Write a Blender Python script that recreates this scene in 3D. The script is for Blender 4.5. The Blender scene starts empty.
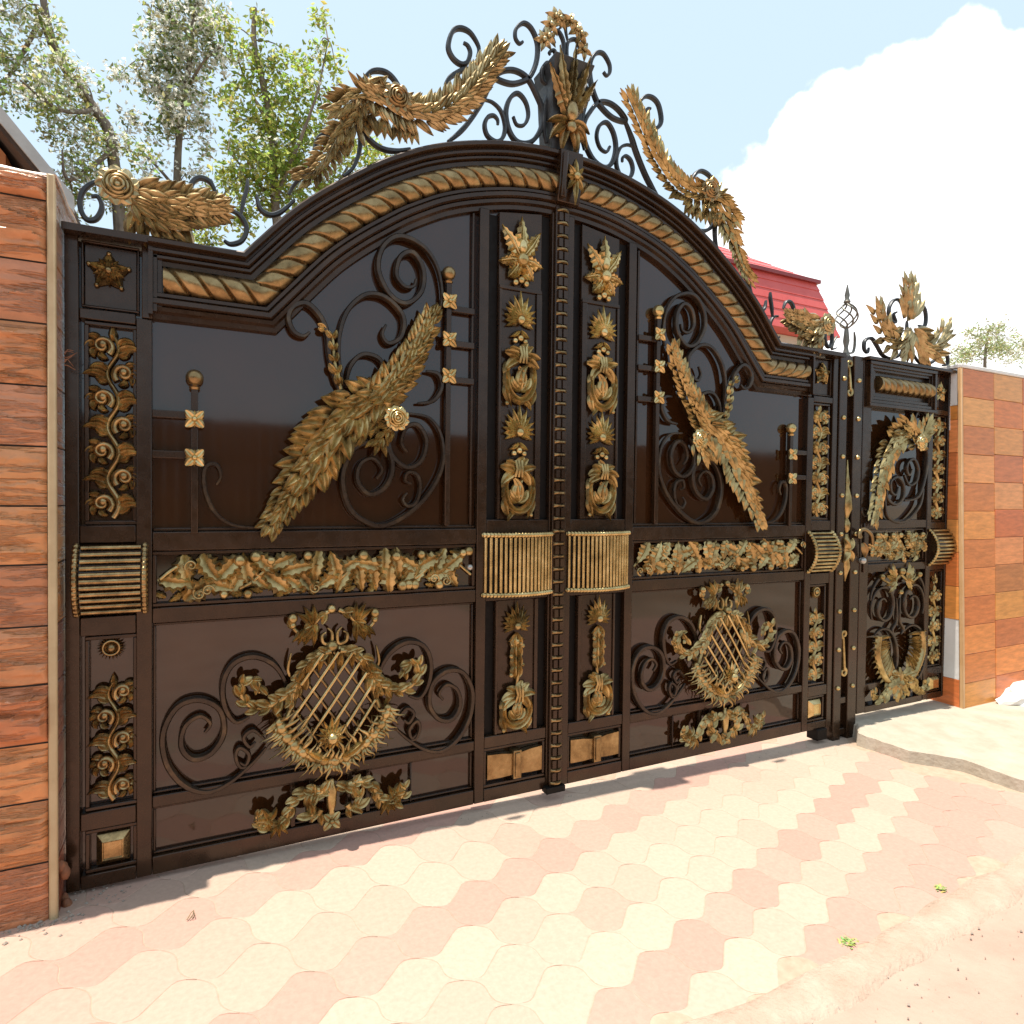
import bpy, bmesh, math, random
from mathutils import Vector, Matrix, noise
rnd = random.Random(7)
PI = math.pi
scene = bpy.context.scene
COL = scene.collection

# ------------------------------------------------------------------ camera
F = 640.0
YAW, PITCH, ROLL = 0.461772, -0.020433, 0.011471
CAM = Vector((-1.5985, -2.7213, 1.4290))
_f = Vector((math.sin(YAW) * math.cos(PITCH), math.cos(YAW) * math.cos(PITCH), math.sin(PITCH)))
_r = Vector((math.cos(YAW), -math.sin(YAW), 0))
_u = _r.cross(_f)
RT = _r * math.cos(ROLL) + _u * math.sin(ROLL)
UP = -_r * math.sin(ROLL) + _u * math.cos(ROLL)
FW = _f
cam = bpy.data.objects.new('camera', bpy.data.cameras.new('camera'))
COL.objects.link(cam)
cam.matrix_world = Matrix(((RT.x, UP.x, -FW.x, CAM.x), (RT.y, UP.y, -FW.y, CAM.y), (RT.z, UP.z, -FW.z, CAM.z), (0, 0, 0, 1)))
cam.data.sensor_width = 36
cam.data.lens = 36 * F / 1024
cam.data.clip_start = 0.05
cam.data.clip_end = 2000
scene.camera = cam

def ray(px, py):
    return (RT * ((px - 512) / F) - UP * ((py - 512) / F) + FW)
def at(px, py, Y):                       # point of the photo's ray on the upright plane y = Y
    d = ray(px, py)
    return CAM + d * ((Y - CAM.y) / d.y)
def P(px, py, d=0.03):                   # (x, z, d) on the gate, d metres in front of its sheet
    p = at(px, py, -d)
    return (p.x, p.z, d)
def zoom(x0, y0, s):
    return lambda X, Y, d=0.03: P(x0 + X / s, y0 + Y / s, d)

# ------------------------------------------------------------------ materials
def new_mat(name):
    m = bpy.data.materials.new(name)
    m.use_nodes = True
    nt = m.node_tree
    return m, nt, nt.nodes['Principled BSDF']
def N(nt, t, **kw):
    n = nt.nodes.new(t)
    for k, v in kw.items():
        if k in n.inputs: n.inputs[k].default_value = v
        else: setattr(n, k, v)
    return n
def ramp(nt, src, stops):
    r = nt.nodes.new('ShaderNodeValToRGB')
    el = r.color_ramp.elements
    while len(el) < len(stops): el.new(0.5)
    for e, (p, c) in zip(el, stops):
        e.position = p; e.color = (*c, 1)
    nt.links.new(src, r.inputs[0])
    return r.outputs[0]
def mottled(name, stops, scale=8, rough=(0.4, 0.6), metal=0.0, bump=0.1, bscale=60, coat=0.0, stretch=None, spec=0.5, detail=6):
    m, nt, b = new_mat(name)
    tc = N(nt, 'ShaderNodeTexCoord'); src = tc.outputs['Object']
    if stretch:
        mp = N(nt, 'ShaderNodeMapping'); mp.inputs['Scale'].default_value = stretch
        nt.links.new(src, mp.inputs[0]); src = mp.outputs[0]
    n = N(nt, 'ShaderNodeTexNoise', Scale=scale, Detail=detail, Roughness=0.6)
    nt.links.new(src, n.inputs['Vector'])
    nt.links.new(ramp(nt, n.outputs['Fac'], stops), b.inputs['Base Color'])
    mr = N(nt, 'ShaderNodeMapRange'); mr.inputs['To Min'].default_value = rough[0]; mr.inputs['To Max'].default_value = rough[1]
    mr.inputs['From Min'].default_value = 0.3; mr.inputs['From Max'].default_value = 0.7
    n2 = N(nt, 'ShaderNodeTexNoise', Scale=bscale, Detail=4)
    nt.links.new(src, n2.inputs['Vector'])
    nt.links.new(n2.outputs['Fac'], mr.inputs[0]); nt.links.new(mr.outputs[0], b.inputs['Roughness'])
    b.inputs['Metallic'].default_value = metal
    b.inputs['Coat Weight'].default_value = coat
    b.inputs['Coat Roughness'].default_value = 0.08
    b.inputs['Specular IOR Level'].default_value = spec
    if bump:
        bp = N(nt, 'ShaderNodeBump', Strength=bump, Distance=0.01)
        nt.links.new(n2.outputs['Fac'], bp.inputs['Height']); nt.links.new(bp.outputs[0], b.inputs['Normal'])
    return m
def attr_mat(name, rough=0.6, bump=0.3, bscale=(30, 30, 30), var=0.25, spec=0.4, sss=0.0, dist=0.006):
    """colour from the per-face attribute 'tint' (each tile / leaf has a colour of its own) plus fine mottling"""
    m, nt, b = new_mat(name)
    a = N(nt, 'ShaderNodeAttribute', attribute_name='tint')
    tc = N(nt, 'ShaderNodeTexCoord'); mp = N(nt, 'ShaderNodeMapping'); mp.inputs['Scale'].default_value = bscale
    nt.links.new(tc.outputs['Object'], mp.inputs[0])
    n = N(nt, 'ShaderNodeTexNoise', Scale=1.0, Detail=7, Roughness=0.62)
    nt.links.new(mp.outputs[0], n.inputs['Vector'])
    mr = N(nt, 'ShaderNodeMapRange'); mr.inputs['From Min'].default_value = 0.25; mr.inputs['From Max'].default_value = 0.75
    mr.inputs['To Min'].default_value = 1 - var; mr.inputs['To Max'].default_value = 1 + var
    nt.links.new(n.outputs['Fac'], mr.inputs[0])
    mx = N(nt, 'ShaderNodeVectorMath', operation='SCALE')
    nt.links.new(a.outputs['Color'], mx.inputs[0]); nt.links.new(mr.outputs[0], mx.inputs['Scale'])
    nt.links.new(mx.outputs[0], b.inputs['Base Color'])
    b.inputs['Roughness'].default_value = rough; b.inputs['Specular IOR Level'].default_value = spec
    if bump:
        bp = N(nt, 'ShaderNodeBump', Strength=bump, Distance=dist)
        nt.links.new(n.outputs['Fac'], bp.inputs['Height']); nt.links.new(bp.outputs[0], b.inputs['Normal'])
    return m
GOLD = mottled('antique_gold', [(0.28, (0.15, 0.10, 0.038)), (0.46, (0.355, 0.252, 0.105)), (0.70, (0.62, 0.465, 0.215))], scale=13, rough=(0.25, 0.38), metal=0.9, bump=0.05, bscale=90)
GOLDB = mottled('bright_gold', [(0.28, (0.30, 0.21, 0.085)), (0.5, (0.56, 0.415, 0.185)), (0.7, (0.78, 0.61, 0.31))], scale=11, rough=(0.21, 0.34), metal=0.92, bump=0.04, bscale=90)
ROPE = mottled('rope_gold', [(0.3, (0.15, 0.095, 0.042)), (0.5, (0.29, 0.19, 0.085)), (0.72, (0.43, 0.30, 0.145))], scale=14, rough=(0.24, 0.40), metal=0.88, bump=0.08, bscale=80)
PALE = mottled('weathered_gilt', [(0.28, (0.16, 0.11, 0.05)), (0.48, (0.37, 0.275, 0.135)), (0.72, (0.62, 0.49, 0.27))], scale=12, rough=(0.25, 0.40), metal=0.85, bump=0.06, bscale=90)
DGOLD = mottled('dark_gilt', [(0.3, (0.17, 0.115, 0.055)), (0.52, (0.35, 0.24, 0.11)), (0.75, (0.56, 0.41, 0.20))], scale=20, rough=(0.22, 0.38), metal=0.93, bump=0.08, bscale=100)
IRON = mottled('brown_iron', [(0.3, (0.026, 0.0125, 0.0056)), (0.6, (0.044, 0.0215, 0.0096)), (0.85, (0.075, 0.040, 0.018))], scale=5, rough=(0.18, 0.32), metal=0.4, bump=0.02, bscale=24, coat=0.14, spec=0.5)
SCROLL = mottled('scroll_iron', [(0.3, (0.022, 0.013, 0.008)), (0.55, (0.048, 0.029, 0.016)), (0.78, (0.12, 0.075, 0.036))], scale=14, rough=(0.24, 0.40), metal=0.5, bump=0.08, bscale=70, coat=0.2)
CRESTIRON = mottled('grey_iron', [(0.35, (0.030, 0.032, 0.034)), (0.7, (0.065, 0.065, 0.066))], scale=14, rough=(0.35, 0.5), metal=0.3, bump=0.1, bscale=70)
SHEET = mottled('gloss_sheet', [(0.3, (0.026, 0.0088, 0.0027)), (0.7, (0.040, 0.0145, 0.0045))], scale=3, rough=(0.03, 0.08), metal=0.0, bump=0.018, bscale=2.4, coat=0.36, spec=0.55)
BLACK = mottled('matte_black', [(0.3, (0.006, 0.004, 0.003)), (0.7, (0.010, 0.007, 0.005))], scale=6, rough=(0.5, 0.7), spec=0.2, bump=0)
STEEL = mottled('pale_steel', [(0.3, (0.35, 0.34, 0.32)), (0.7, (0.55, 0.54, 0.5))], scale=30, rough=(0.3, 0.5), metal=0.8)

# ------------------------------------------------------------------ tagging
def tag(o, label=None, cat=None, group=None, kind=None):
    if label: o['label'] = label
    if cat: o['category'] = cat
    if group: o['group'] = group
    if kind: o['kind'] = kind
    return o
def thing(name, loc, label, cat, group=None):
    o = bpy.data.objects.new(name, None); COL.objects.link(o)
    o.empty_display_size = 0.2
    o.location = loc
    ROOT[o.name] = tuple(loc)
    return tag(o, label, cat, group)
ROOT = {}

# ------------------------------------------------------------------ mesh builder in gate coordinates (x, z, d)
def lerp(a, b, t): return tuple(p + (q - p) * t for p, q in zip(a, b))
def smooth(pts, n=5, closed=False):
    """Catmull-Rom through the traced points"""
    out = []
    m = len(pts)
    for i in range(m - 1):
        p0 = pts[max(i - 1, 0)]; p1 = pts[i]; p2 = pts[i + 1]; p3 = pts[min(i + 2, m - 1)]
        for k in range(n):
            t = k / n
            out.append(tuple(0.5 * (2 * b + (c - a) * t + (2 * a - 5 * b + 4 * c - e) * t * t + (3 * b - a - 3 * c + e) * t ** 3)
                             for a, b, c, e in zip(p0, p1, p2, p3)))
    out.append(pts[-1])
    return out
def along(pts, t):
    ls = [0]
    for a, b in zip(pts, pts[1:]): ls.append(ls[-1] + math.dist(a, b))
    s = t * ls[-1]
    for i in range(len(pts) - 1):
        if s <= ls[i + 1] or i == len(pts) - 2:
            q = (s - ls[i]) / max(1e-9, ls[i + 1] - ls[i])
            a, b = pts[i], pts[i + 1]
            return lerp(a, b, q), math.atan2(b[1] - a[1], b[0] - a[0]), ls[-1]
class MB:
    def __init__(s): s.v = []; s.f = []; s.tint = []; s.cur = (1, 1, 1)
    def face(s, idx): s.f.append(tuple(idx)); s.tint.append(s.cur)
    def box(s, x0, x1, z0, z1, d0, d1):
        b = len(s.v)
        for d in (d0, d1):
            s.v += [(x0, z0, d), (x1, z0, d), (x1, z1, d), (x0, z1, d)]
        for q in ((0, 1, 2, 3), (4, 5, 6, 7), (0, 1, 5, 4), (1, 2, 6, 5), (2, 3, 7, 6), (3, 0, 4, 7)): s.face([b + i for i in q])
    def frame(s, x0, x1, z0, z1, w, d0, d1):
        s.box(x0, x1, z1 - w, z1, d0, d1); s.box(x0, x1, z0, z0 + w, d0, d1)
        s.box(x0, x0 + w, z0 + w, z1 - w, d0, d1 - 0.001); s.box(x1 - w, x1, z0 + w, z1 - w, d0, d1 - 0.001)
    def rings(s, rings, cap=True):
        b = len(s.v); n = len(rings[0])
        for r in rings: s.v += r
        for i in range(len(rings) - 1):
            for k in range(n):
                k2 = (k + 1) % n
                s.face((b + i * n + k, b + i * n + k2, b + (i + 1) * n + k2, b + (i + 1) * n + k))
        if cap:
            s.face(range(b, b + n)); e = b + (len(rings) - 1) * n; s.face(range(e, e + n))
    def sweep(s, pts, prof, sx, sd, up=(0, 0, 1)):
        """prof: closed section [(side, out)], scaled by sx[i], sd[i]"""
        rings = []
        m = len(pts)
        UPV = Vector(up)
        for i, p in enumerate(pts):
            a = Vector(pts[max(i - 1, 0)]); c = Vector(pts[min(i + 1, m - 1)])
            t = (c - a)
            t = t.normalized() if t.length > 1e-9 else Vector((1, 0, 0))
            n = UPV - t * UPV.dot(t)
            if n.length < 0.15: n = Vector((0, 1, 0)) - t * t.y
            n.normalize(); sd_ = t.cross(n)
            rings.append([tuple(Vector(p) + sd_ * (q[0] * sx[i]) + n * (q[1] * sd[i])) for q in prof])
        s.rings(rings)
    CIRC = [(math.cos(k * PI / 4), math.sin(k * PI / 4)) for k in range(8)]
    SQ = [(-1, -1), (1, -1), (1, 0.6), (0.6, 1), (-0.6, 1), (-1, 0.6)]
    LEAF = [(-1, 0), (-0.5, 0.95), (0, 0.25), (0.5, 0.95), (1, 0), (0, -0.35)]
    RIB = [(-1, -0.15), (-0.6, 0.75), (0, 1), (0.6, 0.75), (1, -0.15), (0, -0.5)]
    def tube(s, pts, r0, r1=None, prof=None):
        r1 = r0 if r1 is None else r1
        m = len(pts); rr = [r0 + (r1 - r0) * i / max(1, m - 1) for i in range(m)]
        s.sweep(pts, prof or MB.CIRC, rr, rr)
    def scroll(s, pts, r=0.011, n=5, taper=0.45):
        p = smooth(pts, n); m = len(p)
        rr = [r * (taper + (1 - taper) * min(1, min(i, m - 1 - i) / (0.25 * m))) for i in range(m)]
        s.sweep(p, MB.SQ, rr, [q * 1.25 for q in rr])
    def leaf(s, x, z, d, ang, L, W, lift=0.25, curl=0.2, bend=0.0, t=0.3, serr=0, n=6, prof=None, blunt=False, ovate=False):
        pts, ws, ts = [], [], []
        if serr: n = serr * 2 + 1
        px, pz = x, z
        for i in range(n + 1):
            q = i / n
            if i:
                a = ang + bend * (q - 0.5 / n)
                px += math.cos(a) * L / n; pz += math.sin(a) * L / n
            pts.append((px, pz, d + L * (lift * q - curl * q * q)))
            if ovate: w = math.sin(PI * (0.16 + 0.84 * q ** 0.8)) ** 0.85 + 0.02
            elif blunt: w = math.sin(PI * (0.15 + 0.8 * q)) ** 0.7
            else: w = (0.25 + 0.75 * math.sin(min(1, q * 2.1) * PI / 2)) * (1 - q ** 2.2) + 0.03
            if serr: w *= 1.0 if i % 2 else 0.7
            ws.append(W * 0.5 * w); ts.append((0.72 if serr and i % 2 == 0 else 1.0) * max(W * t * (0.35 + 0.65 * math.sin(PI * min(1, q + 0.1))), 0.0012))
        s.sweep(pts, prof or MB.LEAF, ws, ts)
    def ball(s, x, z, d, r, sq=1.0, n=10, m=7):
        rings = []
        for i in range(m + 1):
            a = PI * i / m; rr = max(r * math.sin(a), 1e-4)
            rings.append([(x + rr * math.cos(2 * PI * k / n), z + r * sq * math.cos(a), d + rr * math.sin(2 * PI * k / n)) for k in range(n)])
        s.rings(rings)
    def lathe(s, x, z, d, prof, n=12):
        s.rings([[(x + max(r, 1e-4) * math.cos(2 * PI * k / n), z + h, d + max(r, 1e-4) * math.sin(2 * PI * k / n)) for k in range(n)] for r, h in prof])
    # ---- ornaments
    def garland(s, path, hw, n, d=0.03, open_=0.75, flip=1, size=1.0, serr=0, rows=(-1, 1, -0.42, 0.42, 0), fold=0.3, wide=0.46, lf=(0.24, 0.44), ovate=False):
        """overlapping leaves fanning off both sides of a stem"""
        p = smooth(path, 6)
        s.tube([(q[0], q[1], (q[2] if len(q) > 2 else d) + 0.008) for q in p], 0.012, 0.005)
        for i in range(n):
            t = (i + 0.5) / n
            for r in rows:
                tt = min(0.985, max(0.0, t + rnd.uniform(-0.4, 0.4) / n))
                c, a, ln = along(p, tt)
                w = hw(tt)
                ang = a + r * open_ * (1 - 0.45 * tt ** 3) + rnd.uniform(-0.13, 0.13)
                L = w * size * rnd.uniform(0.92, 1.12) * (1 if abs(r) > 0.5 else 0.85)
                ox = -math.sin(a) * r * 0.28 * w; oz = math.cos(a) * r * 0.28 * w
                dd = (c[2] if len(c) > 2 else d) + (0.006 if abs(r) > 0.5 else 0.022)
                s.leaf(c[0] + ox, c[1] + oz, dd, ang, L, L * wide, lift=rnd.uniform(*lf), curl=rnd.uniform(0.1, 0.35), bend=rnd.uniform(-0.15, 0.15) - r * 0.15, t=fold, serr=serr, ovate=ovate, n=7 if ovate else 6)
        c, a, ln = along(p, 0.97)
        s.leaf(c[0], c[1], d + 0.02, a, hw(1) * 1.1, hw(1) * 0.5, 0.2, 0.1)
    def rose(s, x, z, d, R):
        for k in range(9):
            a = 2 * PI * k / 9 + 0.2
            s.leaf(x + math.cos(a) * R * 0.35, z + math.sin(a) * R * 0.35, d, a + 0.25, R * 0.70, R * 0.75, 0.45, 0.35, 0.3, t=0.18, blunt=True)
        for rr, off in ((0.72, 0.0), (0.5, 0.6), (0.3, 1.3)):
            nseg = 4 if rr > 0.4 else 3
            for k in range(nseg):
                a0 = 2 * PI * k / nseg + off
                pts = []
                for i in range(8):
                    a = a0 + (2 * PI / nseg + 0.5) * i / 7
                    r_ = R * rr * (1 - 0.16 * i / 7)
                    pts.append((x + r_ * math.cos(a), z + r_ * math.sin(a), d + R * (0.44 - 0.30 * rr)))
                s.sweep(pts, MB.RIB, [R * 0.085 * (0.3 + math.sin(PI * (i + 0.5) / 8)) for i in range(8)], [R * 0.14] * 8)
        s.ball(x, z, d + R * 0.24, R * 0.2)
    def rosette(s, x, z, d, R):
        for k in range(4):
            s.leaf(x, z, d + 0.004, PI / 4 + k * PI / 2, R * 1.25, R * 0.95, 0.3, 0.25, t=0.25, blunt=True)
            s.leaf(x, z, d + 0.002, k * PI / 2, R * 0.95, R * 0.6, 0.25, 0.2, t=0.3)
        s.ball(x, z, d + 0.012, R * 0.28)
    def acanthus(s, path, r0, r1, lobes, lobe=0.05, both=True, d=None, curlsign=1, wide=0.62, seed=0):
        """gilded stem with curled leaf lobes off its sides"""
        p = smooth(path, 6); m = len(p)
        rr = [r0 + (r1 - r0) * (i / (m - 1)) for i in range(m)]
        s.sweep(p, MB.RIB, [q * 1.15 for q in rr], [q * 1.1 for q in rr])
        for i in range(lobes):
            t = (i + 0.4) / lobes
            c, a, ln = along(p, t)
            for sg in ((1, -1) if both else ((1 if i % 2 else -1),)):
                L = lobe * rnd.uniform(0.75, 1.2) * (1 - 0.35 * t)
                s.leaf(c[0], c[1], c[2] + r0 * 0.3, a + sg * rnd.uniform(0.55, 1.0), L, L * wide, 0.42, 0.25, bend=-sg * rnd.uniform(0.2, 1.5) * curlsign, t=0.4, n=7, prof=MB.LEAF, blunt=True)
    def curl(s, x, z, d, R, a0, turns, r, sgn=1, n=26):
        """spiral that winds in to its eye"""
        pts = []
        for i in range(n):
            q = i / (n - 1); rr = R * (1 - 0.82 * q ** 0.8); a = a0 + sgn * 2 * PI * turns * q
            pts.append((x + rr * math.cos(a), z + rr * math.sin(a), d))
        s.sweep(pts, MB.RIB, [r * (1 - 0.5 * i / n) for i in range(n)], [r * (1.1 - 0.4 * i / n) for i in range(n)])
        s.ball(pts[-1][0], pts[-1][1], d, r * 1.3, n=8, m=5)
    def vineleaf(s, x, z, d, ang, R):
        for k, (da, l) in enumerate(((-2.0, 0.6), (-1.05, 0.82), (0, 1.0), (1.05, 0.82), (2.0, 0.6))):
            s.leaf(x, z, d + 0.006 * (k == 2), ang + da, R * l, R * 0.86, rnd.uniform(0.12, 0.3), rnd.uniform(0.2, 0.4), t=0.2, serr=4)
        for k in range(5):
            a = ang + (k - 2) * 0.95
            s.tube([(x, z, d + 0.014), (x + math.cos(a) * R * 0.4, z + math.sin(a) * R * 0.4, d + 0.026), (x + math.cos(a) * R * 0.75, z + math.sin(a) * R * 0.75, d + 0.02)], 0.0024, 0.001)
    def palmette(s, x, z, d, R, n=11, spread=2.5, feather=False):
        for k in range(n):
            q = (k / (n - 1) - 0.5)
            a = PI / 2 + q * 2 * spread
            L = R * (1.0 + 0.45 * (1 - abs(q) * 2) ** 3 - 0.2 * abs(q))
            s.leaf(x, z, d + 0.006 * (k % 2), a, L, R * 0.42, 0.30, 0.22, t=0.35, serr=5 if feather else 0)
        for k in range(n - 2):
            q = (k / (n - 3) - 0.5); a = PI / 2 + q * 2 * spread * 0.8
            s.leaf(x, z, d + 0.014, a, R * 0.70, R * 0.30, 0.4, 0.3, t=0.4)
        s.ball(x, z - R * 0.05, d + 0.02, R * 0.24)
    def build(s, name, mat, parent=None, side=-1, bevel=0, smoothed=True, world=False, angle=50):
        sx = 1 if side < 0 else -1
        off = Vector(ROOT[parent.name]) if parent is not None else Vector((0, 0, 0))
        me = bpy.data.meshes.new(name)
        vs = [Vector(p) - off for p in s.v] if world else [Vector((sx * x, -d, z)) - off for x, z, d in s.v]
        me.from_pydata(vs, [], s.f)
        if any(t != (1, 1, 1) for t in s.tint):
            at_ = me.attributes.new('tint', 'FLOAT_COLOR', 'FACE')
            for i, t in enumerate(s.tint): at_.data[i].color = (*t, 1)
        bm = bmesh.new(); bm.from_mesh(me)
        bmesh.ops.recalc_face_normals(bm, faces=bm.faces)
        bm.to_mesh(me); bm.free()
        me.materials.append(mat)
        o = bpy.data.objects.new(name, me); COL.objects.link(o)
        if smoothed:
            me.shade_smooth(); me.set_sharp_from_angle(angle=math.radians(angle))
        if bevel:
            md = o.modifiers.new('bevel', 'BEVEL'); md.width = bevel; md.segments = 2; md.limit_method = 'ANGLE'; md.angle_limit = math.radians(40)
            md.harden_normals = False
        if parent is not None: o.parent = parent
        ROOT[o.name] = tuple(off)
        return o

# ------------------------------------------------------------------ arch outline shared by both leaves (left side, x < 0)
SHZ = 2.350
ARCH = [(-1.432, SHZ), (-1.29, 2.512), (-1.20, 2.600), (-1.10, 2.683), (-1.0, 2.757), (-0.908, 2.821), (-0.81, 2.878), (-0.72, 2.925), (-0.62, 2.966), (-0.522, 2.998), (-0.41, 3.028), (-0.294, 3.052), (-0.15, 3.069), (0.0, 3.075)]
_arc = smooth([(x, z, 0) for x, z in ARCH], 3)
ARCHP = [(-1.745, SHZ), (-1.6, SHZ), (-1.5, SHZ)] + [(p[0], p[1]) for p in _arc]
def offset(path, o):
    """parallel of the outline, o metres inside it, mitred at the knee"""
    out = []
    for i, p in enumerate(path):
        ds = []
        for a, b in ((i - 1, i), (i, i + 1)):
            if a >= 0 and b < len(path):
                v = Vector((path[b][0] - path[a][0], path[b][1] - path[a][1])).normalized()
                ds.append(Vector((v.y, -v.x)))
        m = sum(ds, Vector((0, 0))).normalized()
        c = max(0.5, m.dot(ds[0]))
        q = Vector(p) + m * (o / c)
        if i == len(path) - 1: q.x = 0
        out.append((q.x, q.y))
    return out
def topz(x, o):
    """height of the parallel outline above gate position x"""
    pr = offset(ARCHP, o)
    if x <= pr[0][0]: return pr[0][1]
    for a, b in zip(pr, pr[1:]):
        if a[0] <= x <= b[0]: return a[1] + (b[1] - a[1]) * (x - a[0]) / max(1e-6, b[0] - a[0])
    return pr[-1][1]
def moulding(prof, start=0, path=None):
    b = MB()
    path = path or ARCHP[start:]
    offs = [offset(path, o) for o, d in prof]
    rings = []
    for i in range(len(path)):
        rings.append([(offs[k][i][0], offs[k][i][1], prof[k][1]) for k in range(len(prof))])
    b.rings(rings)
    return b

Z1 = zoom(0, 0, 3.0118); Z2 = zoom(280, 0, 3.012); Z3 = zoom(560, 60, 3.013); Z4 = zoom(780, 260, 3.939); Z5 = zoom(0, 270, 3.532); Z6 = zoom(240, 220, 3.011)
ZL = zoom(150, 520, 3.012); ZT = zoom(60, 0, 4.096); ZG = zoom(290, 60, 7.315); ZS = zoom(410, 20, 6.827); ZC = zoom(520, 0, 4.267)
ZW = zoom(820, 360, 5.12); ZX = zoom(820, 540, 5.12)
def L(z, d, *pts): return [z(a, b, d) for a, b in pts]

def ribbed(b, x0, x1, z0, z1, n, vertical, bulge=0.06, d0=0.03, r=0.0085):
    """rods in a bow with a backing"""
    m = 24
    if vertical:
        arc = [(x0 + (x1 - x0) * i / m, d0 + bulge * math.sin(PI * i / m) ** 0.8) for i in range(m + 1)]
        for k in range(n):
            q = (k + 0.5) / n; x = x0 + (x1 - x0) * q; d = d0 + bulge * math.sin(PI * q) ** 0.8
            b.tube([(x, z0 + 0.012, d), (x, z1 - 0.012, d)], r)
    else:
        for k in range(n):
            q = (k + 0.5) / n; z = z0 + (z1 - z0) * q; d = d0 + bulge * math.sin(PI * q) ** 0.8
            b.tube([(x0 + 0.012, z, d), (x1 - 0.012, z, d)], r)
def bow_backing(b, x0, x1, z0, z1, vertical, bulge, d0, inset):
    m = 20; rings = []
    for i in range(m + 1):
        q = i / m; dd = max(d0 + bulge * math.sin(PI * q) ** 0.8 - inset, 0.012)
        if vertical:
            x = x0 + (x1 - x0) * q; rings.append([(x, z0, 0.004), (x, z1, 0.004), (x, z1, dd), (x, z0, dd)])
        else:
            z = z0 + (z1 - z0) * q; rings.append([(x0, z, 0.004), (x1, z, 0.004), (x1, z, dd), (x0, z, dd)])
    b.rings(rings)
def bead_rail(b, pts, r, n):
    p = smooth(pts, 4); b.tube(p, r * 0.75)
    for i in range(n):
        c, a, l = along(p, (i + 0.5) / n); b.ball(c[0], c[1], c[2], r, n=6, m=5)

def vine(b, xc, z0, z1, w, d, n, flip=1):
    """climbing acanthus: wavy stem, every node throws a hooked leaf to each side"""
    h = z1 - z0
    amp = 0.13 * w
    path = [(xc + flip * amp * math.sin(PI * n * q), z0 + h * q, d + 0.008) for q in [i / (4 * n) for i in range(4 * n + 1)]]
    p = smooth(path, 3)
    b.sweep(p, MB.RIB, [0.012 - 0.005 * i / len(p) for i in range(len(p))], [0.013] * len(p))
    st = h / n
    for i in range(n):
        sg = flip * (1 if i % 2 == 0 else -1)
        zc = z0 + st * (i + 0.5)
        xo = xc + sg * amp
        # the scroll that leaves the stem on the outside of the bend, with leaflets round it
        R_ = min(0.25 * w, 0.40 * st)
        cx_, cz_ = xc - sg * 0.24 * w, zc + 0.05 * st
        b.curl(cx_, cz_, d + 0.012, R_, (0 if sg > 0 else PI) - sg * 0.9, 1.35, 0.085 * w, sg, 24)
        for k, a_ in enumerate((0.3, 1.15, 2.0, 2.9)):
            aa = (PI / 2 + sg * a_) if True else 0
            b.leaf(cx_ + R_ * 0.75 * math.cos(aa), cz_ + R_ * 0.75 * math.sin(aa), d + 0.008, aa + sg * 0.5, w * (0.30 - 0.02 * k), w * 0.21, 0.35, 0.3, bend=sg * 1.5, t=0.42, n=7, ovate=True)
        # hooked leaf on the other side
        b.leaf(xo, zc - 0.15 * st, d + 0.008, PI / 2 - sg * 0.75, w * 0.58, w * 0.26, 0.3, 0.18, bend=-sg * 1.5, t=0.4, n=9, ovate=True)
        b.leaf(xo, zc + 0.12 * st, d + 0.014, PI / 2 - sg * 0.45, w * 0.46, w * 0.20, 0.38, 0.24, bend=-sg * 2.3, t=0.45, n=9, ovate=True)
        b.leaf(xo, zc - 0.3 * st, d + 0.010, PI / 2 - sg * 1.5, w * 0.36, w * 0.2, 0.4, 0.35, bend=sg * 1.3, t=0.42, ovate=True)
        b.ball(xc + sg * 0.34 * w, zc + 0.28 * st, d + 0.014, w * 0.055, n=7, m=5)
    b.leaf(p[-1][0], p[-1][1] - 0.02, d + 0.008, PI / 2, w * 0.4, w * 0.25, 0.3, 0.3)

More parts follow.
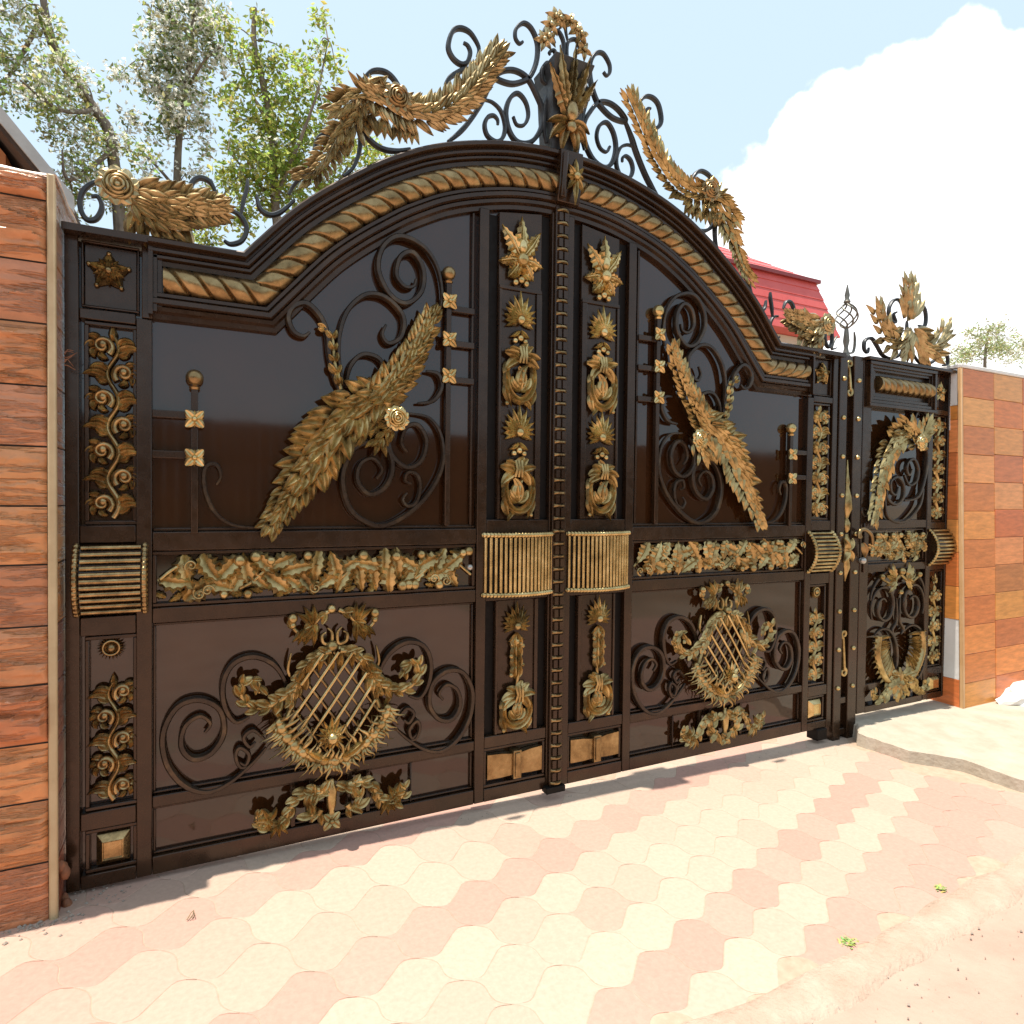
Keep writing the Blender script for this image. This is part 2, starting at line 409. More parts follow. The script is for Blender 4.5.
def wreath(b, x, z, w, h, d, flip=1):
    """open oval ring with a curled leaf inside, a tied bud on top and a tail"""
    pts = [(x + flip * 0.44 * w * math.cos(a), z + 0.46 * h * math.sin(a), d + 0.014) for a in [2.1 + 5.2 * i / 22 for i in range(23)]]
    b.sweep(pts, MB.LEAF, [0.010 + 0.012 * math.sin(PI * i / 22) for i in range(23)], [0.020] * 23)
    b.curl(x + flip * 0.0 * w, z - 0.04 * h, d + 0.016, 0.22 * w, 2.0, 1.1, 0.014, flip)
    for a_, l_, bd, w_ in ((PI / 2 - flip * 0.4, 0.55, 1.3, 0.30), (PI / 2 + flip * 0.5, 0.5, -1.3, 0.28), (PI / 2 + flip * 1.5, 0.36, -1.6, 0.24), (PI / 2 - flip * 1.5, 0.36, 1.6, 0.24)):
        b.leaf(x - flip * 0.02 * w, z - 0.24 * h, d + 0.012, a_, l_ * h, w_ * w, 0.28, 0.15, bend=flip * bd, t=0.36, n=8, blunt=True)
    zt = z + 0.50 * h
    for a_, l_, w_ in ((PI / 2, 0.40, 0.30), (PI / 2 - 0.5, 0.42, 0.28), (PI / 2 + 0.5, 0.42, 0.28), (PI / 2 + 1.1, 0.50, 0.30), (PI / 2 - 1.1, 0.50, 0.30), (PI / 2 + 1.8, 0.55, 0.30), (PI / 2 - 1.8, 0.50, 0.30)):
        b.leaf(x - flip * 0.05 * w, zt - 0.02, d + 0.012, a_, l_ * w * 1.15, w_ * w, 0.36, 0.25, bend=(1 if a_ > PI / 2 else -1) * rnd.uniform(0.4, 1.3), t=0.4, n=7, blunt=True)
    for k_ in range(3): b.tube([(x - flip * 0.05 * w + (k_ - 1) * 0.016, zt + 0.03, d + 0.03), (x - flip * 0.05 * w + (k_ - 1) * 0.012, zt - 0.01, d + 0.042), (x - flip * 0.05 * w + (k_ - 1) * 0.018, zt - 0.045, d + 0.03)], 0.007)
    for sg, zz, a_, l_ in ((1, 0.30, -PI / 2, 0.50), (-1, 0.25, -PI / 2, 0.42), (1, -0.12, -PI / 2, 0.52), (-1, -0.18, -PI / 2, 0.46)):
        b.leaf(x + sg * flip * 0.44 * w, z + zz * h, d + 0.008, a_ + sg * flip * 0.12, l_ * h, 0.27 * w, 0.25, 0.2, bend=-sg * flip * 0.8, t=0.36, n=8)
    b.leaf(x - 0.1 * w * flip, z - 0.44 * h, d + 0.01, PI + 0.5 if flip > 0 else -0.5, 0.42 * w, 0.2 * w, 0.3, 0.2, bend=flip * 0.8, t=0.4)
    b.ball(x + flip * 0.40 * w, z - 0.54 * h, d + 0.014, 0.07 * w)
def blossom(b, x, z, R, d, top=False):
    if top:
        for a, l in ((PI / 2, 1.75), (PI / 2 + 0.62, 1.55), (PI / 2 - 0.62, 1.55), (PI + 0.2, 1.05), (-0.2, 1.05), (PI + 0.95, 1.0), (-0.95, 1.0)):
            b.leaf(x, z, d + 0.006, a, R * l, R * 0.86, 0.28, 0.25, t=0.28, serr=6)
            b.tube([(x, z, d + 0.02), (x + math.cos(a) * R * l * 0.5, z + math.sin(a) * R * l * 0.5, d + 0.028 + R * 0.1), (x + math.cos(a) * R * l * 0.9, z + math.sin(a) * R * l * 0.9, d + 0.02)], 0.004, 0.002)
        b.ball(x, z + R * 0.5, d + 0.03, R * 0.2, 1.6); b.ball(x, z - R * 0.05, d + 0.03, R * 0.28)
    else:
        b.palmette(x, z, d, R * 0.86, 13, 2.05)
    for sg in (-1, 1):
        b.leaf(x + sg * R * 0.05, z - R * 0.5, d + 0.008, -PI / 2 + sg * 0.5, R * 0.55, R * 0.3, 0.4, 0.4, bend=sg * 0.9, t=0.45)
        b.ball(x + sg * R * 0.25, z - R * 0.98, d + 0.014, R * 0.13)
    b.ball(x, z - R * 0.85, d + 0.016, R * 0.15)

# ------------------------------------------------------------------ one gate leaf (traced on the left leaf; side=+1 mirrors it)
def gate_leaf(side, label):
    t = thing('gate_leaf', (side * 2.0, 0, 0), label, 'gate', None)
    def bld(b, name, mat, parent=None, **k): return b.build(name, mat, parent or t, side, **k)
    # sheet
    b = MB(); top = offset(ARCHP, 0.03)
    poly = [(-1.99, 0.03)] + [(-1.99, SHZ - 0.03)] + [p for p in top] + [(0.0, 0.03)]
    poly[-2] = (0.0, top[-1][1]); n = len(poly)
    b.v = [(x - (0.006 if i in (n - 1, n - 2) else 0), z, d) for d in (-0.004, 0.0) for i, (x, z) in enumerate(poly)]
    b.face(range(n)); b.face(range(n, 2 * n))
    for i in range(n): b.face((i, (i + 1) % n, n + (i + 1) % n, n + i))
    bld(b, 'sheet_panel', SHEET, smoothed=False)
    # frame bars
    b = MB()
    D = 0.036
    b.box(-2.0, -1.958, 0.02, SHZ - 0.022, -0.03, D)
    b.box(-1.785, -1.735, 0.02, 2.066, -0.03, D); b.box(-1.768, -1.735, 2.07, SHZ - 0.022, -0.02, D - 0.004)
    for z0, z1, e in ((2.043, 2.08, 0.002), (1.255, 1.318, 0.002), (0.925, 0.992, 0.002), (0.228, 0.292, 0.002), (0.018, 0.068, 0.002)):
        b.box(-1.957, -1.786, z0, z1, -0.02, D - e)
    for z0, z1, e in ((1.222, 1.292, 0.003), (0.955, 1.012, 0.003), (0.268, 0.312, 0.003), (0.018, 0.085, 0.003)):
        b.box(-1.734, -0.441, z0, z1, -0.02, D - e)
    zt = topz(-0.42, 0.27)
    b.box(-0.44, -0.392, 0.02, zt, -0.03, D)
    b.box(-0.062, -0.024, 0.02, topz(-0.05, 0.27), -0.03, D)
    for z0, z1 in ((1.268, 1.332), (0.955, 0.975), (0.268, 0.322), (0.018, 0.078)):
        b.box(-0.391, -0.063, z0, z1, -0.02, D - 0.003)
    b.box(-0.742, -0.44 - 0.295, 0.086, 0.267, 0, 0.022)
    bld(b, 'frame', IRON, bevel=0.004)
    # beads inside the frames
    b = MB()
    for x0, x1, z0, z1 in ((-1.944, -1.782, 1.32, 2.04), (-1.944, -1.782, 0.294, 0.922), (-1.944, -1.782, 0.07, 0.226), (-1.735, -0.442, 1.014, 1.22),
                           (-0.39, -0.064, 0.08, 0.266)):
        b.frame(x0, x1, z0, z1, 0.014, 0, 0.026)
    for x0, x1, z0, z1 in ((-1.733, -0.443, 0.314, 0.953), (-1.733, -0.443, 0.087, 0.266)):
        b.frame(x0, x1, z0, z1, 0.010, 0, 0.016)
    b.frame(-1.952, -1.775, 2.086, SHZ - 0.03, 0.008, 0, 0.026)
    b.box(-1.733, -0.443, 1.294, 1.306, 0, 0.018)
    b.box(-0.470, -0.458, 1.308, topz(-0.464, 0.28), 0, 0.02)
    bld(b, 'bead_trim', IRON, bevel=0.003)
    # star panel plate
    b = MB(); b.box(-1.943, -1.784, 2.096, SHZ - 0.04, 0.0005, 0.012); bld(b, 'star_plate', IRON, bevel=0.002)
    # arch mouldings and rope
    cap = [(0, -0.035), (0, 0.088), (0.006, 0.094), (0.020, 0.094), (0.024, 0.088), (0.024, 0.066), (0.030, 0.066), (0.034, 0.072), (0.044, 0.072), (0.048, 0.066), (0.048, 0.05), (0.053, 0.055), (0.062, 0.055), (0.066, 0.05), (0.068, 0.038), (0.085, 0.036), (0.088, 0.0005), (0.088, -0.035)]
    b = moulding(cap); b2 = MB(); b2.box(-2.0, -1.746, SHZ - 0.024, SHZ, -0.035, 0.088); k = len(b.v); b.v += b2.v; [b.face([i + k for i in f]) for f in b2.f]
    bld(b, 'arch_moulding', IRON, angle=35)
    inn = [(0.184, 0.0005), (0.184, 0.046), (0.188, 0.052), (0.200, 0.052), (0.204, 0.046), (0.206, 0.056), (0.210, 0.060), (0.226, 0.060), (0.230, 0.054), (0.232, 0.040), (0.236, 0.046), (0.250, 0.044), (0.254, 0.036), (0.258, 0.028), (0.276, 0.026), (0.28, 0.0005)]
    bld(moulding(inn), 'inner_moulding', IRON, angle=35)
    ch = [(0.089, 0.0008), (0.089, 0.026), (0.183, 0.026), (0.183, 0.0008)]
    b = moulding(ch)
    for x0, w_, dd in ((-1.745, 0.014, 0.07), (-1.730, 0.012, 0.055), (-1.717, 0.014, 0.044)):
        b.box(x0, x0 + w_, SHZ - 0.27 + (x0 + 1.745), SHZ - 0.03 - (x0 + 1.745), 0.001, dd)
    bld(b, 'rope_channel', IRON)
    rp = [(p[0], p[1]) for p in offset(ARCHP, 0.136)]
    rp = [(-1.698, rp[0][1]), (-1.62, rp[0][1])] + rp[1:]
    fine = []
    tot = sum(math.dist(a, c) for a, c in zip(rp, rp[1:])); M_ = 720
    for i in range(M_ + 1):
        c, a, l = along(rp, i / M_); fine.append((c[0], c[1], 0.03))
    b = MB(); rings = []
    for i, p in enumerate(fine):
        a_ = fine[max(i - 1, 0)]; c_ = fine[min(i + 1, M_)]
        tx, tz = c_[0] - a_[0], c_[1] - a_[1]; l = math.hypot(tx, tz); nx, nz = -tz / l, tx / l
        s_ = tot * i / M_; ring = []
        for k in range(21):
            th = PI * k / 20
            ph = s_ / 0.078 - th / PI * 1.25
            fr = ph - math.floor(ph)
            dcr = min(fr, 1 - fr); r = 0.053 * (0.93 + 0.07 * math.sin(PI * fr) - 0.24 * math.exp(-(dcr / 0.065) ** 2))
            ring.append((p[0] + nx * r * math.cos(th), p[1] + nz * r * math.cos(th), 0.022 + 1.15 * r * math.sin(th)))
        rings.append(ring)
    b.rings(rings); bld(b, 'rope_moulding', ROPE, angle=60)
    # star
    b = MB(); sx, sz, _ = P(109, 272, 0.02)
    for k in range(5):
        a = PI / 2 + k * 2 * PI / 5
        b.leaf(sx, sz, 0.014, a, 0.068, 0.062, 0.15, 0.05, t=0.4, n=7)
        b.leaf(sx, sz, 0.026, a + PI / 5, 0.05, 0.036, 0.3, 0.3, t=0.35)
        b.leaf(sx, sz, 0.034, a, 0.04, 0.026, 0.4, 0.4, t=0.4)
        b.ball(sx + 0.064 * math.cos(a), sz + 0.064 * math.sin(a), 0.02, 0.009, n=7, m=5)
    b.ball(sx, sz, 0.04, 0.013)
    bld(b, 'star_ornament', DGOLD if side < 0 else GOLD)
    # column vines
    b = MB(); vine(b, -1.858, 1.345, 2.0, 0.14, 0.006, 7, 1); bld(b, 'vine_ornament', DGOLD if side < 0 else GOLD)
    b = MB(); vine(b, -1.858, 0.32, 0.75, 0.125, 0.006, 5, -1)
    vb = bld(b, 'vine_ornament', DGOLD if side < 0 else GOLD)
    b = MB(); x, z, _ = P(111, 648, 0.02)
    for k in range(22):
        a = 2 * PI * k / 22; b.leaf(x, z, 0.012, a, 0.046, 0.011, 0.1, 0.1, t=0.5, n=4)
    b.ball(x, z, 0.018, 0.016); b.tube([(x + 0.026 * math.cos(2 * PI * k / 16), z + 0.026 * math.sin(2 * PI * k / 16), 0.02) for k in range(17)], 0.004)
    bld(b, 'sun_rosette', DGOLD if side < 0 else GOLD)
    # rolls
    b = MB(); ribbed(b, -1.963, -1.757, 1.0, 1.25, 11, False, 0.062, 0.034, 0.0088)
    for xx in (-1.966, -1.757):
        bead_rail(b, [(xx, 1.0 + 0.25 * q, 0.036 + 0.062 * math.sin(PI * q) ** 0.8) for q in [i / 12 for i in range(13)]], 0.012, 15)
    rr_ = bld(b, 'ribbed_roll', DGOLD if side < 0 else GOLD)
    b = MB(); bow_backing(b, -1.963, -1.757, 0.994, 1.254, False, 0.062, 0.034, 0.010); b.build('roll_backing', IRON, rr_, side, smoothed=True)
    b = MB(); ribbed(b, -0.408, -0.040, 0.985, 1.262, 17, True, 0.055, 0.034, 0.0082)
    for zz in (0.985, 1.262):
        bead_rail(b, [(-0.413 + 0.376 * q, zz, 0.038 + 0.055 * math.sin(PI * q) ** 0.8) for q in [i / 12 for i in range(13)]], 0.0125, 24)
    rr_ = bld(b, 'ribbed_roll', GOLDB)
    b = MB(); bow_backing(b, -0.408, -0.040, 0.976, 1.267, True, 0.055, 0.034, 0.010); b.build('roll_backing', BLACK, rr_, side)
    # foot cap
    b = MB(); x0, z0, _ = P(98, 868, 0.03); x1, z1, _ = P(127, 830, 0.03)
    xc, zc, hw, hh = -1.858, 0.148, 0.052, 0.055
    b.rings([[(xc + sx_ * hw * k, zc + sz_ * hh * k, d) for sx_, sz_ in ((-1, -1), (1, -1), (1, 1), (-1, 1))] for k, d in ((1, 0.002), (1, 0.022), (0.62, 0.046), (0.56, 0.046), (0.54, 0.041))])
    bld(b, 'foot_cap', DGOLD if side < 0 else GOLDB, smoothed=False, bevel=0.002)
    # centre stile
    b = MB()
    for x0, x1 in ((-0.391, -0.338), (-0.112, -0.063)):
        b.box(x0, x1, 1.333, topz(x0, 0.285), 0.0006, 0.004); b.box(x0, x1, 0.323, 0.954, 0.0006, 0.004)
    bld(b, 'slot_shade_strip', BLACK, smoothed=False)  # flat black strips on the sheet, painted darkness in place of open recesses
    b = MB()
    xa, xb = -0.337, -0.113
    b.rings([[(xa, 1.333, 0.001), (xa, 1.333, 0.024), (xa, topz(xa, 0.285), 0.024), (xa, topz(xa, 0.285), 0.001)], [(xb, 1.333, 0.001), (xb, 1.333, 0.024), (xb, topz(xb, 0.285), 0.024), (xb, topz(xb, 0.285), 0.001)]])
    b.box(xa, xb, 0.323, 0.954, 0.001, 0.024)
    b.box(xa, xa + 0.014, 1.335, 2.40, 0.0245, 0.034); b.box(xb - 0.03, xb, 1.335, 2.40, 0.0245, 0.036)
    b.box(xa, xb, 2.401, 2.42, 0.0245, 0.034); b.box(xa, xa + 0.012, 0.325, 0.953, 0.0245, 0.032); b.box(xb - 0.02, xb, 0.325, 0.953, 0.0245, 0.034)
    bld(b, 'stile_plate', IRON, smoothed=False, bevel=0.003)
    xs = -0.232
    b = MB(); blossom(b, xs, 2.545, 0.112, 0.028, True); bld(b, 'blossom_ornament', GOLDB)
    b = MB(); blossom(b, xs, 2.268, 0.105, 0.028); bld(b, 'blossom_ornament', GOLDB)
    b = MB(); wreath(b, xs, 1.995, 0.165, 0.225, 0.028, -1); bld(b, 'wreath_ornament', GOLD)
    b = MB(); blossom(b, xs, 1.745, 0.105, 0.028); bld(b, 'blossom_ornament', GOLDB)
    b = MB(); wreath(b, xs, 1.47, 0.165, 0.215, 0.028, 1); bld(b, 'wreath_ornament', GOLD)
    b = MB(); blossom(b, xs, 0.835, 0.092, 0.028); bld(b, 'blossom_ornament', GOLD)
    b = MB(); wreath(b, xs, 0.435, 0.16, 0.17, 0.028, -1)
    for q in range(4):
        z = 0.58 + 0.045 * q
        for sg in (-1, 1):
            b.leaf(xs, z, 0.032, PI / 2 + sg * 0.75, 0.095, 0.045, 0.35, 0.3, bend=-sg * 1.6, t=0.4, n=8)
        b.ball(xs + (0.03 if q % 2 else -0.03), z + 0.02, 0.045, 0.012)
    b.tube([(xs, 0.5, 0.036), (xs + 0.012, 0.62, 0.04), (xs, 0.75, 0.036)], 0.01, 0.006)
    bld(b, 'wreath_ornament', GOLD)
    # clasp at the foot of the stile
    b = MB()
    b.rings([[(x, 0.175 - h, 0.004), (x, 0.175 - h, d), (x, 0.175 + h, d), (x, 0.175 + h, 0.004)] for x, h, d in ((-0.372, 0.058, 0.03), (-0.30, 0.056, 0.036), (-0.25, 0.050, 0.042), (-0.20, 0.050, 0.042), (-0.15, 0.056, 0.036), (-0.082, 0.058, 0.03))])
    ck = bld(b, 'clasp', ROPE, smoothed=True, angle=20)
    b = MB(); b.box(-0.248, -0.205, 0.108, 0.242, 0.005, 0.056); b.box(-0.24, -0.213, 0.118, 0.232, 0.0565, 0.062); b.build('clasp_band', ROPE, ck, side, bevel=0.004)
    # ------------------ upper panel ironwork
    b = MB()
    d = 0.03
    def S(r, *pts):
        k = MB(); k.scroll([Z6(X, Y, d) for X, Y in pts], r); bld(k, 'scroll', SCROLL)
    S(0.0115, (210, 338), (190, 350), (160, 335), (145, 295), (160, 262), (200, 252), (240, 290), (262, 345), (268, 410), (282, 475), (305, 525))
    S(0.0115, (530, 178), (522, 200), (495, 200), (470, 165), (482, 112), (520, 100), (550, 150), (545, 215), (500, 252), (450, 225), (415, 150), (430, 82), (480, 50), (550, 80), (592, 140), (608, 220), (600, 280))
    S(0.0105, (440, 315), (428, 345), (448, 372), (485, 350), (490, 290), (440, 235), (380, 225), (325, 270), (300, 340), (298, 420), (312, 500))
    S(0.010, (318, 505), (332, 440), (370, 405), (420, 420), (440, 470))
    S(0.010, (560, 455), (596, 465), (606, 505), (580, 545), (535, 552))
    S(0.0115, (412, 778), (427, 750), (400, 718), (362, 735), (353, 785), (388, 826), (435, 805), (458, 750), (445, 692), (400, 670), (342, 690), (308, 770), (325, 860), (370, 905), (430, 920), (500, 888), (570, 820), (610, 735), (605, 650), (570, 597), (510, 583))
    S(0.010, (503, 700), (485, 670), (500, 625), (535, 618), (560, 665), (545, 725), (500, 745), (455, 705), (450, 640), (475, 595))
    S(0.008, (516, 795), (497, 785), (505, 760), (532, 768), (542, 805), (530, 850), (505, 862), (490, 842), (503, 822))
    b = MB(); b.scroll([Z5(X, Y, d) for X, Y in ((765, 758), (780, 728), (765, 690), (735, 688), (720, 720), (727, 790), (762, 860), (825, 902), (915, 912))], 0.0085)
    bld(b, 'scroll', SCROLL)
    # finial posts
    def post(zf, ball, foot, ros, bars, name='finial_post', xto=None):
        b = MB(); bx, bz, _ = zf(*ball, 0.034); fx, fz, _ = zf(*foot, 0.034); fx = bx = 0.5 * (bx + fx)
        b.box(bx - 0.012, bx + 0.012, fz, bz - 0.02, 0.012, 0.040)
        for y in bars:
            _, z, _ = zf(ball[0], y, 0.03); b.box(min(bx, xto), max(bx, xto), z - 0.014, z + 0.014, 0.010, 0.034)
        p = bld(b, name, IRON, bevel=0.003)
        b = MB(); b.ball(bx, bz, 0.030, 0.031, n=16, m=12); b.lathe(bx, bz - 0.045, 0.03, [(0.016, 0), (0.02, 0.008), (0.012, 0.016), (0.014, 0.022)]); b.build('ball', GOLDB if side > 0 else ROPE, p, side)
        for y in ros:
            _, z, _ = zf(ball[0], y, 0.04); b = MB(); b.box(bx - 0.024, bx + 0.024, z - 0.026, z + 0.026, 0.036, 0.044); b.rosette(bx, z, 0.044, 0.034); b.build('rosette', GOLDB, p, side)
    post(Z6, (628, 160), (624, 920), (245, 360, 470), (265, 370, 480), xto=-0.46)
    post(Z5, (687, 380), (687, 930), (527, 663), (515, 655), xto=-1.735)
    # garland
    b = MB()
    rx, rz, _ = Z6(465, 600, 0.05)
    b.garland([Z6(X, Y, 0.04) for X, Y in ((440, 520), (372, 548), (302, 608), (232, 700), (162, 808), (84, 930))], lambda q: 0.078 + 0.034 * math.sin(PI * min(1, q * 1.25)) - 0.022 * q ** 3, 19, 0.04, open_=1.0, wide=0.60, lf=(0.30, 0.55), ovate=True)
    b.garland([Z6(X, Y, 0.04) for X, Y in ((400, 552), (448, 505), (503, 430), (550, 345), (578, 278))], lambda q: 0.088 - 0.036 * q, 15, 0.04, open_=0.88, wide=0.60, lf=(0.30, 0.55), ovate=True)
    b.garland([Z6(X, Y, 0.03) for X, Y in ((450, 560), (400, 590), (340, 640))], lambda q: 0.068, 6, 0.03, open_=0.85, wide=0.60, ovate=True)
    b.garland([Z6(X, Y, 0.035) for X, Y in ((462, 610), (430, 640), (415, 672))], lambda q: 0.06, 3, 0.035, open_=0.9)
    b.acanthus([Z6(X, Y, 0.035) for X, Y in ((305, 510), (285, 430), (275, 345), (235, 325))], 0.009, 0.005, 6, 0.05)
    g = bld(b, 'garland', GOLD)
    b = MB(); b.rose(rx, rz, 0.088, 0.052); b.build('rose', GOLDB, g, side)
    # frieze
    b = MB(); n = 34; r2 = random.Random(5 + side)
    for i in range(n):
        row = 1 if i % 2 else -1
        x = -1.655 + 1.125 * i / (n - 1) + r2.uniform(-0.012, 0.012)
        a = r2.choice((0.5, 0.9, 2.3, 2.7, 1.5, 1.9)) * row + r2.uniform(-0.2, 0.2)
        if r2.random() < 0.4: a += PI
        LL = r2.uniform(0.12, 0.15); zc_ = 1.117 + row * 0.040 * r2.uniform(0.6, 1.0)
        zc_ = min(max(zc_, 1.03 + abs(math.sin(a)) * LL * 0.45), 1.205 - abs(math.sin(a)) * LL * 0.45)
        x = min(max(x, -1.715 + abs(math.cos(a)) * LL * 0.5), -0.462 - abs(math.cos(a)) * LL * 0.5)
        cx_, cz_ = x - 0.5 * LL * math.cos(a), zc_ - 0.5 * LL * math.sin(a)
        b.leaf(cx_, cz_, 0.010 + 0.014 * r2.random(), a, LL, r2.uniform(0.09, 0.115), 0.26, 0.24, bend=r2.uniform(-0.6, 0.6), t=0.22, serr=5)
    for i in range(44):
        x = -1.705 + 1.24 * (i + 0.5) / 44; z = 1.117 + (1 if r2.random() < 0.5 else -1) * r2.uniform(0.055, 0.075)
        k_ = r2.random()
        if k_ < 0.3: b.ball(x, z, 0.036, r2.uniform(0.016, 0.024))
        elif k_ < 0.45: b.curl(x, z * 0.8 + 1.117 * 0.2, 0.052, 0.024, r2.uniform(0, 6), 1.3, 0.005, 1 if i % 3 else -1)
        else: b.leaf(x, z, 0.012, (PI if z > 1.117 else 0) + r2.uniform(-0.6, 0.6) + (0 if r2.random() < 0.5 else PI), 0.055, 0.04, 0.3, 0.3, t=0.3, serr=4)
    w = [(-1.71 + 1.25 * i / 24, 1.117 + 0.05 * math.sin(i * 0.95), 0.022 + 0.01 * math.cos(i * 0.95)) for i in range(25)]
    b.tube(smooth(w, 4), 0.007)
    bld(b, 'leaf_frieze', GOLD)
    # ------------------ lower panel: cartouche
    xc = -1.076
    def sym(b2, fn):                                   # both halves about the cartouche's own axis
        for sg in (1, -1): fn(lambda p, sg=sg: (xc + sg * (p[0] - xc), p[1], p[2]), sg)
    b = MB()
    trace = [((165, 640), (182, 612), (150, 590), (106, 620), (95, 680), (130, 718), (185, 700), (222, 640), (210, 570), (150, 540), (82, 562), (40, 640), (50, 730), (100, 795), (170, 818), (240, 790), (310, 730), (350, 685)),
             ((300, 592), (258, 608), (225, 560), (220, 490), (250, 432), (310, 410), (370, 432), (405, 482), (412, 530)),
             ((268, 728), (288, 737), (298, 705), (270, 685), (258, 712), (275, 745), (310, 735)), ((345, 660), (310, 632), (282, 655), (300, 682), (318, 668))]
    for i, tr in enumerate(trace):
        for sg in (1, -1):
            k = MB(); k.scroll([(xc + sg * (q[0] - xc), q[1], q[2]) for q in [ZL(X, Y, 0.026) for X, Y in tr]], 0.0115 if i < 2 else 0.008); bld(k, 'scroll', SCROLL)
    b = MB()
    ct = ZL(547, 378, 0.04); zb_ = ZL(547, 722, 0.04)[1]
    dome = smooth([ZL(X, Y, 0.045) for X, Y in ((547, 388), (505, 398), (468, 435), (447, 490), (433, 545), (412, 600))], 6)
    dome = [(min(p[0], xc), p[1], p[2]) for p in dome]
    cres = smooth([ZL(X, Y, 0.05) for X, Y in ((385, 600), (410, 650), (455, 692), (503, 714), (547, 722))], 8)
    for sg in (1, -1): b.sweep([(xc + sg * (p[0] - xc), p[1], p[2]) for p in dome], MB.RIB, [0.013] * len(dome), [0.015] * len(dome))
    full = cres + [(2 * xc - p[0], p[1], p[2]) for p in reversed(cres[:-1])]
    b.sweep(full, MB.RIB, [0.012 + 0.012 * math.sin(PI * i / (len(full) - 1)) for i in range(len(full))], [0.018] * len(full))
    cart = bld(b, 'cartouche', GOLD)
    def width(z):                                       # half width of the net at height z
        for p, q in zip(dome, dome[1:]):
            if q[1] <= z <= p[1]: return xc - (p[0] + (q[0] - p[0]) * (p[1] - z) / max(1e-6, p[1] - q[1]))
        return xc - dome[-1][0] if z < dome[-1][1] else 0
    def floor_(x):
        u = -abs(x - xc) + xc
        for p, q in zip(cres, cres[1:]):
            if p[0] <= u <= q[0]: return p[1] + (q[1] - p[1]) * (u - p[0]) / max(1e-6, q[0] - p[0])
        return cres[0][1]
    for sg, mt_, rr_, dd_ in ((1, GOLDB, 0.0068, 0.058), (-1, ROPE, 0.0055, 0.048)):
        b = MB()
        for k in range(-6, 7):
            pts = []
            for i in range(101):
                u = -0.5 + i / 100
                x_, z_ = xc + u * 0.70 + k * 0.062, ct[1] - 0.30 + sg * u
                if abs(x_ - xc) < width(z_) - 0.004 and z_ > floor_(x_) and z_ < dome[0][1]: pts.append((x_, z_, dd_ + 0.022 * max(0, 1 - ((x_ - xc) / 0.22) ** 2)))
            if len(pts) > 6: b.tube([pts[0], pts[len(pts) // 2], pts[-1]], rr_)
        b.build('lattice', mt_, cart, side)
    b = MB()
    for i in range(60):                                 # wavy tongues above and below the crescent
        c, a, l = along(full, (i + 0.5) / 60); q_ = (i + 0.5) / 60
        nx_, nz_ = math.sin(a), -math.cos(a)
        ln = 0.070 * (0.75 + 0.25 * math.sin(i * 2.3))
        lean_ = (q_ - 0.5) * 0.5
        def strand(sgn, ln, w, d0, up):
            pts = []
            for j in range(9):
                t_ = j / 8; wv = 0.011 * math.sin(t_ * 8 + i * 1.1) * t_
                pts.append((c[0] + sgn * nx_ * ln * t_ + lean_ * ln * t_ * (1 if sgn > 0 else -0.2) + wv, c[1] + sgn * nz_ * ln * t_ + up * ln * t_ + wv * 0.4, d0 + 0.035 * math.sin(PI * t_ * 0.85)))
            b.sweep(pts, MB.RIB, [w * (0.7 + 0.5 * math.sin(PI * min(1, t_ * 1.6))) * (1 - 0.85 * t_ ** 2) for t_ in [j / 8 for j in range(9)]], [w * 1.1 * (1 - 0.7 * j / 8) for j in range(9)])
        strand(1, ln, 0.0080, 0.045, -0.25)
        if i % 3 == 0: strand(-1, ln * (1.3 + 0.3 * math.sin(i)), 0.0075, 0.06, 0.25)
    for i in range(27):
        c, a, l = along(full, (i + 0.5) / 27); b.ball(c[0], c[1], 0.062, 0.019 + 0.006 * (i % 2), n=8, m=6)
    b.build('fringe', GOLD, cart, side)
    b = MB(); fx, fz, _ = ZL(545, 650, 0.07)
    b.palmette(fx, fz, 0.075, 0.062, 15, 3.0); b.ball(fx, fz, 0.105, 0.024)
    for sg in (1, -1):
        b.leaf(xc + sg * 0.03, zb_ + 0.02, 0.08, PI / 2 + sg * -1.2, 0.12, 0.045, 0.2, 0.2, bend=sg * 0.5, t=0.4)
    b.build('centre_flower', GOLDB, cart, side)
    b = MB()                                            # acanthus arms and top leaves of the oval
    def arm(m, sg):
        b.acanthus([m(ZL(X, Y, 0.05)) for X, Y in ((470, 450), (435, 505), (385, 545), (330, 565), (285, 545), (272, 505), (295, 478), (325, 490), (330, 520))], 0.017, 0.008, 11, 0.062, curlsign=0.6)
        b.acanthus([m(ZL(X, Y, 0.06)) for X, Y in ((545, 395), (500, 410), (462, 445), (440, 500), (420, 560))], 0.014, 0.010, 7, 0.052, curlsign=0.8)
        for X, Y, a in ((520, 400, -1.9), (545, 400, -1.6), (490, 420, -2.1), (465, 445, -2.2)):
            p = m(ZL(X, Y, 0.065)); b.leaf(p[0], p[1], p[2], (a if sg > 0 else PI - a), 0.085, 0.04, 0.25, 0.35, bend=sg * 0.3, t=0.45)
        b.scroll([m(ZL(X, Y, 0.045)) for X, Y in ((425, 475), (415, 450), (425, 400))], 0.006)
        p = m(ZL(395, 600, 0.05)); b.leaf(p[0], p[1], p[2], PI / 2 + sg * 0.5, 0.09, 0.03, 0.3, 0.3, t=0.4)
    sym(b, arm)
    b.ball(ct[0], ct[1], 0.055, 0.024)
    b.build('acanthus_arms', GOLD, cart, side)
    b = MB()                                            # crown piece above
